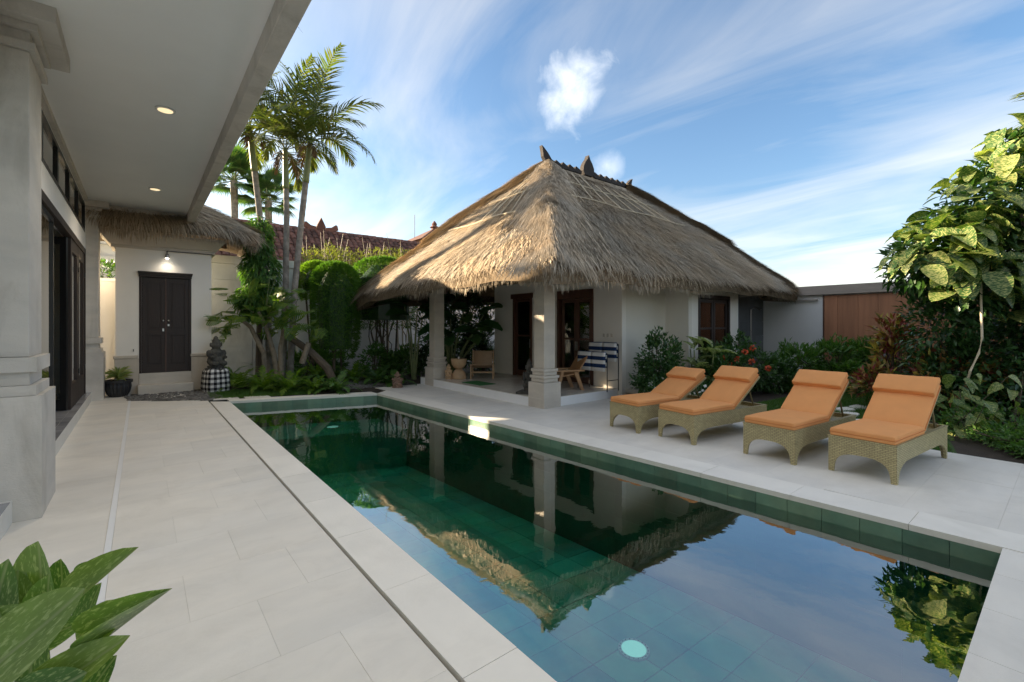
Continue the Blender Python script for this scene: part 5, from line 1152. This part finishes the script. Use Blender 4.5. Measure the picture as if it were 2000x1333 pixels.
t = thing('pinnate_shrub', 'bright feathery sprigs rising beside the window', 'plant', (10.9, 5.5, -.018)); r_ = np.random.default_rng(46)
for x, y, z in ((-.2, 0, .7), (.1, .05, .95), (.5, .0, .85)):
    for d in crown_dirs(7, (1.4, .5), r_): frond('frond', t, (x, y, z-.2), d, .42, .8, 11, .13, .035, 'leaf_mid', r_, 'leaf_mid', .006, hang=.05)
    obj('stem', tube(B(), [(x*.4, y, 0), (x, y, z-.18)], .012, 5), 'bark', t)
t = shrub('low_hedge', 'green leafy hedge in front of the wooden boards', 'hedge', (14.3, 4.1), [((-.9,.55,.72),(.75,.6,.55)), ((0,0,.78),(.8,.6,.6)), ((.75,-.45,.8),(.8,.6,.6)), ((-.2,-.3,.4),(1.0,.6,.45)), ((1.4,-.8,.75),(.7,.6,.6))], 6200, .16, .06, 'leaf_mid', 85, clump=60)
t = thing('spiky_grass', 'tuft of thin grassy leaves between hedge and lawn', 'plant', (13.0, 4.55, -.018)); n = 420; r_ = np.random.default_rng(47); a = r_.uniform(0, 6.28, n); e = r_.uniform(.5, 1.5, n); D = np.c_[np.cos(a)*np.cos(e), np.sin(a)*np.cos(e), np.sin(e)]; X, Y, Z = axes(D, np.tile([0,0,1.], (n,1)), r_.uniform(.35,.7,n), np.full(n,.014)); scatter('blades', [(-.5,0,0),(.5,0,0),(.4,.5,.05),(-.4,.5,.05),(0,1,-.2),(.02,1,-.2)], [(0,1,2,3),(3,2,4,5)], r_.normal(0,.12,(n,3))*np.array([1,1,0]), X, Y, Z, 'leaf_mid', t, 'stuff')
t = dup(t, (11.7, 2.55, -.018), 1., 'tuft of thin grassy leaves at the lawn edge under the croton')
t = shrub('bed_herbs', 'low leafy ground plants under the variegated vine tree', 'plant', (9.6, -.3), [((0,0,.15),(.7,.5,.2)), ((-.7,-.5,.14),(.5,.5,.18)), ((.9,.3,.2),(.6,.5,.25)), ((.2,.8,.16),(.6,.4,.2)), ((-.75,.5,.12),(.4,.4,.16))], 4200, .10, .035, 'leaf_mid', 195, clump=70)
t = shrub('croton', 'croton shrub with dark red, pink and yellow leaves', 'shrub', (12.2, 2.35), [((0,0,.95),(.5,.45,.75)), ((-.05,.1,1.55),(.32,.3,.35)), ((.55,-.4,.7),(.55,.45,.55)), ((-.4,.3,.5),(.4,.4,.4))], 1500, .20, .075, 'leaf_croton', 87, clump=40, up=.6)
t = shrub('croton', 'low spreading croton with maroon leaves behind the last lounger', 'shrub', (11.3, 1.5), [((0,0,.75),(.6,.5,.5)), ((.5,-.4,.85),(.6,.5,.45))], 950, .20, .07, 'leaf_croton', 88, clump=30, up=.5)
# ---------------------------------------------------------------- variegated vine tree on the right
vt = thing('variegated_vine_tree', 'large tree smothered in big yellow variegated pothos leaves', 'tree', (11.6, .2, -.016)); VO = vt.location.copy(); r_ = np.random.default_rng(61)
obj('trunk', tube(B(), [(0,0,0),(.1,0,1.5),(.0,-.1,3.2),(.2,-.2,4.8)], [.3,.22,.2,.1], 10), 'bark', vt)
for k in range(7): obj('hanging_vine', tube(B(), [Vector((r_.uniform(-.5,.5), r_.uniform(-.5,.6), 0)), Vector((r_.uniform(-.6,.6), r_.uniform(-.5,.6), 1.5)), Vector((r_.uniform(-.4,.4), r_.uniform(-.4,.4), 3.6))], [.03,.028,.02], 6), 'bark', vt)
for pth in (((1916, 530, 7.5), (1916, 590, 7.5), (1918, 660, 7.4), (1912, 690, 7.4), (1895, 725, 7.4), (1888, 750, 7.5)),): obj('yellow_vine', tube(B(), [atd(*q)-VO for q in pth], .016, 6), 'bamboo', vt)
spheres = [((1800, 520, 8.1), .62), ((1845, 470, 8.2), .6), ((1830, 505, 8.2), .80), ((1905, 440, 8.3), .85), ((1975, 385, 8.5), 1.0), ((2060, 330, 8.8), 1.2), ((1880, 560, 8.1), .8), ((1990, 500, 8.3), 1.0), ((2090, 480, 8.5), 1.2), ((2010, 300, 8.9), .7), ((1990, 610, 8.4), .9), ((2100, 650, 8.5), 1.0)]
POT = [leafmesh('pothos_blade', n=8, prof=lambda s: math.sin(math.pi*min(1, s**.62*.97+.03))**.62, fold=f, droop=dr) for f, dr in ((.12, .35), (.2, .5), (.05, .2))]
POTS = [leafmesh('split_pothos_blade', n=14, prof=lambda s: math.sin(math.pi*min(1, s**.62*.97+.03))**.62, fold=.12, droop=.4, notch=.35)]
toc = Vector((-math.sin(TH), -math.cos(TH), 0))
nl = 0
for (q, rad) in spheres:
    c = atd(*q)-VO
    for k in range(int(52*rad)):
        d = Vector(sph(1, r_)[0]); 
        if d.dot(toc) < -.35: d = d-toc*d.dot(toc)*2
        if d.z < -.3: d.z *= -.6
        d.normalize(); p = c+d*rad*r_.uniform(.7, 1.0); tip = (d*.7+Vector((0, 0, -.55))+Vector(r_.normal(0, .35, 3))).normalized(); ln = r_.uniform(.2, .56)
        place_leaf('leaf', (POTS if r_.random() < .25 else POT)[r_.integers(0, 1 if False else 3) if True and r_.random() < 2 else 0] if False else (POTS[0] if r_.random() < .25 else POT[r_.integers(0, 3)]), 'leaf_pothos', vt, p, tip, (d+Vector((0, 0, .8))+Vector(r_.normal(0, .25, 3))), ln, ln*r_.uniform(.6, .8)); nl += 1
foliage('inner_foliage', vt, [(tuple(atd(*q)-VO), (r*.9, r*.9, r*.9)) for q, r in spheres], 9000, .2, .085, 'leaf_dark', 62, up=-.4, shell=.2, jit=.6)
us = thing('glossy_understorey', 'dark glossy small leaved bush beneath the variegated vine leaves', 'shrub', (11.2, 1.0, -.016)); UO = us.location.copy()
foliage('foliage', us, [(tuple(atd(x, y, D)-UO), (r, r, r)) for x, y, D, r in ((1850, 640, 8.2, .75), (1900, 720, 8.2, .8), (1960, 690, 8.2, 1.0), (1840, 740, 8.4, .7), (2060, 740, 8.4, 1.1), (1940, 800, 8.0, .7)  , (1960, 870, 7.6, .55), (2060, 860, 7.6, .7), (1890, 800, 7.9, .5))], 12500, .13, .06, 'leaf_dark', 63, shell=.35, clump=50, up=-.1)
stems(us, (0, 0, 0), [tuple(atd(x, y, 8.4)-UO) for x, y in ((1810, 620), (1860, 680), (1900, 730), (1960, 700), (1840, 740))], .03)
# small variegated climbers at its foot
for i, (px, py, n_, sp_) in enumerate(((1850, 760, 12, .28), (1845, 830, 12, .28), (1890, 740, 12, .25), (1885, 860, 10, .22), (1960, 850, 12, .35), (1985, 780, 9, .3), (1935, 815, 8, .25))):
    c = atd(px, py, 7.3 if i < 2 else 7.0); c.z = max(c.z, .12); t = thing('small_pothos', 'small yellow green variegated pothos trailing at the bed edge', 'plant', (c.x, c.y, -.016), 0, 'small variegated climbers by the last lounger'); r2 = np.random.default_rng(90+i)
    for k in range(n_):
        p = Vector((r2.normal(0, sp_), r2.normal(0, sp_), max(.06, c.z+r2.normal(0, sp_*.7)))); d = Vector((r2.normal(), r2.normal(), -.6)).normalized()+toc*.5; ln = r2.uniform(.13, .24); place_leaf('leaf', POT[k%3], 'leaf_pothos', t, p, d, Vector((0, 0, 1))+toc*.7, ln, ln*.75)
        if k % 3 == 0: obj('stem', tube(B(), [(0, 0, 0), (p.x*.6, p.y*.6, p.z*.6), p], .005, 4), 'bark', t)
t = shrub('bed_herbs', 'low shaded leafy herbs along the deck edge', 'plant', (9.1, .3), [((0,0,.15),(.5,.5,.2)), ((.9,-.2,.2),(.6,.5,.22)), ((-.3,-.7,.15),(.4,.5,.2)), ((1.6,.4,.2),(.6,.5,.25)), ((.4,.4,.14),(.6,.4,.18)), ((1.0,.7,.2),(.7,.5,.25)), ((2.2,-.6,.25),(.9,.6,.35))], 5200, .09, .03, 'leaf_mid', 95, clump=80)
# dry palm fronds hanging in at the top right corner
pr = thing('overhanging_palm', 'dry edged palm fronds above the variegated vine', 'palm tree', (12.9, -.6, -.016)); PO = pr.location.copy(); r_ = np.random.default_rng(66); hd = atd(2090, 230, 9.2)-PO
obj('trunk', tube(B(), [(0,0,0), (hd.x*.6, hd.y*.6, hd.z*.5), hd], [.16,.13,.1], 9), 'bark_palm', pr)
for d in (-RGT*1.0+Vector((0,0,.25)), -RGT+Vector((0,0,-.05)), -RGT*.6+Vector((0,0,.8)), RGT+Vector((0,0,.3)), Vector((0,0,1))-RGT*.1, toc+Vector((0,0,.4))): frond('frond', pr, hd, d, 1.25, 1.5, 24, .5, .04, 'leaf_palm', r_)

# ================================================================ pots
pp = thing('potted_plant', 'spiky yellow green plant in ribbed black pot by the column', 'potted plant', (-.42, 14.45, 0)); r_ = np.random.default_rng(12)
b_ = B(); prof = [(.16, 0), (.215, .10), (.245, .24), (.235, .33)]; seg = 44; rings = []
for r, z in prof: rings.append([b_.verts.new(((r+(.008 if k % 2 else -.004))*math.cos(k*2*math.pi/seg), (r+(.008 if k % 2 else -.004))*math.sin(k*2*math.pi/seg), z)) for k in range(seg)])
for r0, r1 in zip(rings, rings[1:]):
    for k in range(seg): b_.faces.new((r0[k], r0[(k+1)%seg], r1[(k+1)%seg], r1[k]))
obj('pot', b_, 'pot', pp); obj('pot_rim', lathe(B(), [(.235, .33), (.275, .335), (.28, .395), (.25, .40), (.24, .36)], 30), 'pot', pp); obj('soil', lathe(B(), [(.235, .35), (.235, .37)], 20), 'soil', pp)
SPK = leafmesh('spiky_blade', n=5, prof=lambda s: (1-s)**.6*(.5+s) if s < 1 else 0, fold=.25, droop=.35)
for d in crown_dirs(34, (1.45, .25), r_): place_leaf('leaf', SPK, 'leaf_varieg', pp, (0, 0, .38+.08*r_.random()), d, Vector((0, 0, 1))-d*.1, r_.uniform(.26, .38), .055)
# big-leaved plant in the foreground
ag = thing('foreground_aglaonema', 'speckled broad leaved plant in the deck corner foreground', 'potted plant', (-.42, 2.02, 0)); AO = ag.location.copy()
obj('pot', lathe(B(), [(.11, 0), (.15, .2), (.17, .36), (.155, .36), (.14, .31)], 26), 'pot', ag); obj('soil', lathe(B(), [(.14, .3), (.145, .315)], 20), 'soil', ag)
AGL = [leafmesh('broad_blade', n=12, prof=lambda s: math.sin(math.pi*min(1, s**.85*.985+.015))**.62, fold=f, droop=dr) for f, dr in ((.16, .08), (.12, .20), (.40, .02), (.08, -.08))]
def ag_leaf(base, tip, wpx, D0, D1, nx_=0., mesh=0):
    p0 = atd(*base, D0)-AO; p1 = atd(*tip, D1)-AO; d = p1-p0; nn = toc+Vector((0, 0, .45))+RGT*nx_; place_leaf('leaf', AGL[mesh], 'leaf_aglao', ag, p0, d, nn, d.length, wpx/895*(D0+D1)/2)
    obj('petiole', tube(B(), [(0, 0, .31), (p0*.5)+Vector((0, 0, .12)), p0+d*.04], [.009, .007, .005], 6), 'crownshaft', ag)
for a in (((78, 1225), (94, 1048), 105, 1.80, 1.74, 0, 3), ((120, 1195), (128, 1085), 60, 1.84, 1.80, .2, 3), ((128, 1195), (250, 1072), 62, 1.70, 1.62, -.3, 0), ((150, 1130), (170, 1100), 30, 1.9, 1.9, 0, 1),
          ((205, 1250), (332, 1150), 40, 1.50, 1.42, -.5, 2), ((-70, 1350), (185, 1148), 125, 1.32, 1.40, -.1, 3), ((30, 1400), (240, 1245), 85, 1.34, 1.40, -.1, 0), ((35, 1240), (20, 1130), 85, 1.68, 1.64, .4, 1), ((95, 1225), (88, 1128), 70, 1.60, 1.56, .1, 0),
          ((-20, 1260), (-8, 1118), 90, 1.66, 1.6, .5, 1), ((-50, 1270), (50, 1195), 95, 1.46, 1.48, .3, 1), ((160, 1265), (203, 1178), 62, 1.5, 1.5, -.3, 1), ((175, 1258), (238, 1198), 55, 1.46, 1.48, -.3, 0), ((20, 1400), (140, 1325), 100, 1.3, 1.3, 0, 1), ((-80, 1330), (-30, 1200), 100, 1.44, 1.44, .4, 1), ((60, 1260), (150, 1215), 60, 1.55, 1.55, -.2, 1), ((110, 1380), (170, 1255), 95, 1.45, 1.48, -.1, 1), ((60, 1330), (62, 1220), 95, 1.5, 1.5, .1, 0), ((150, 1400), (205, 1290), 80, 1.42, 1.44, -.2, 1), ((0, 1320), (10, 1205), 100, 1.52, 1.5, .2, 1), ((90, 1420), (110, 1290), 100, 1.4, 1.4, 0, 0), ((20, 1200), (60, 1110), 70, 1.78, 1.76, .2, 3), ((165, 1235), (175, 1150), 55, 1.75, 1.72, -.2, 1)):
    ag_leaf(*a)
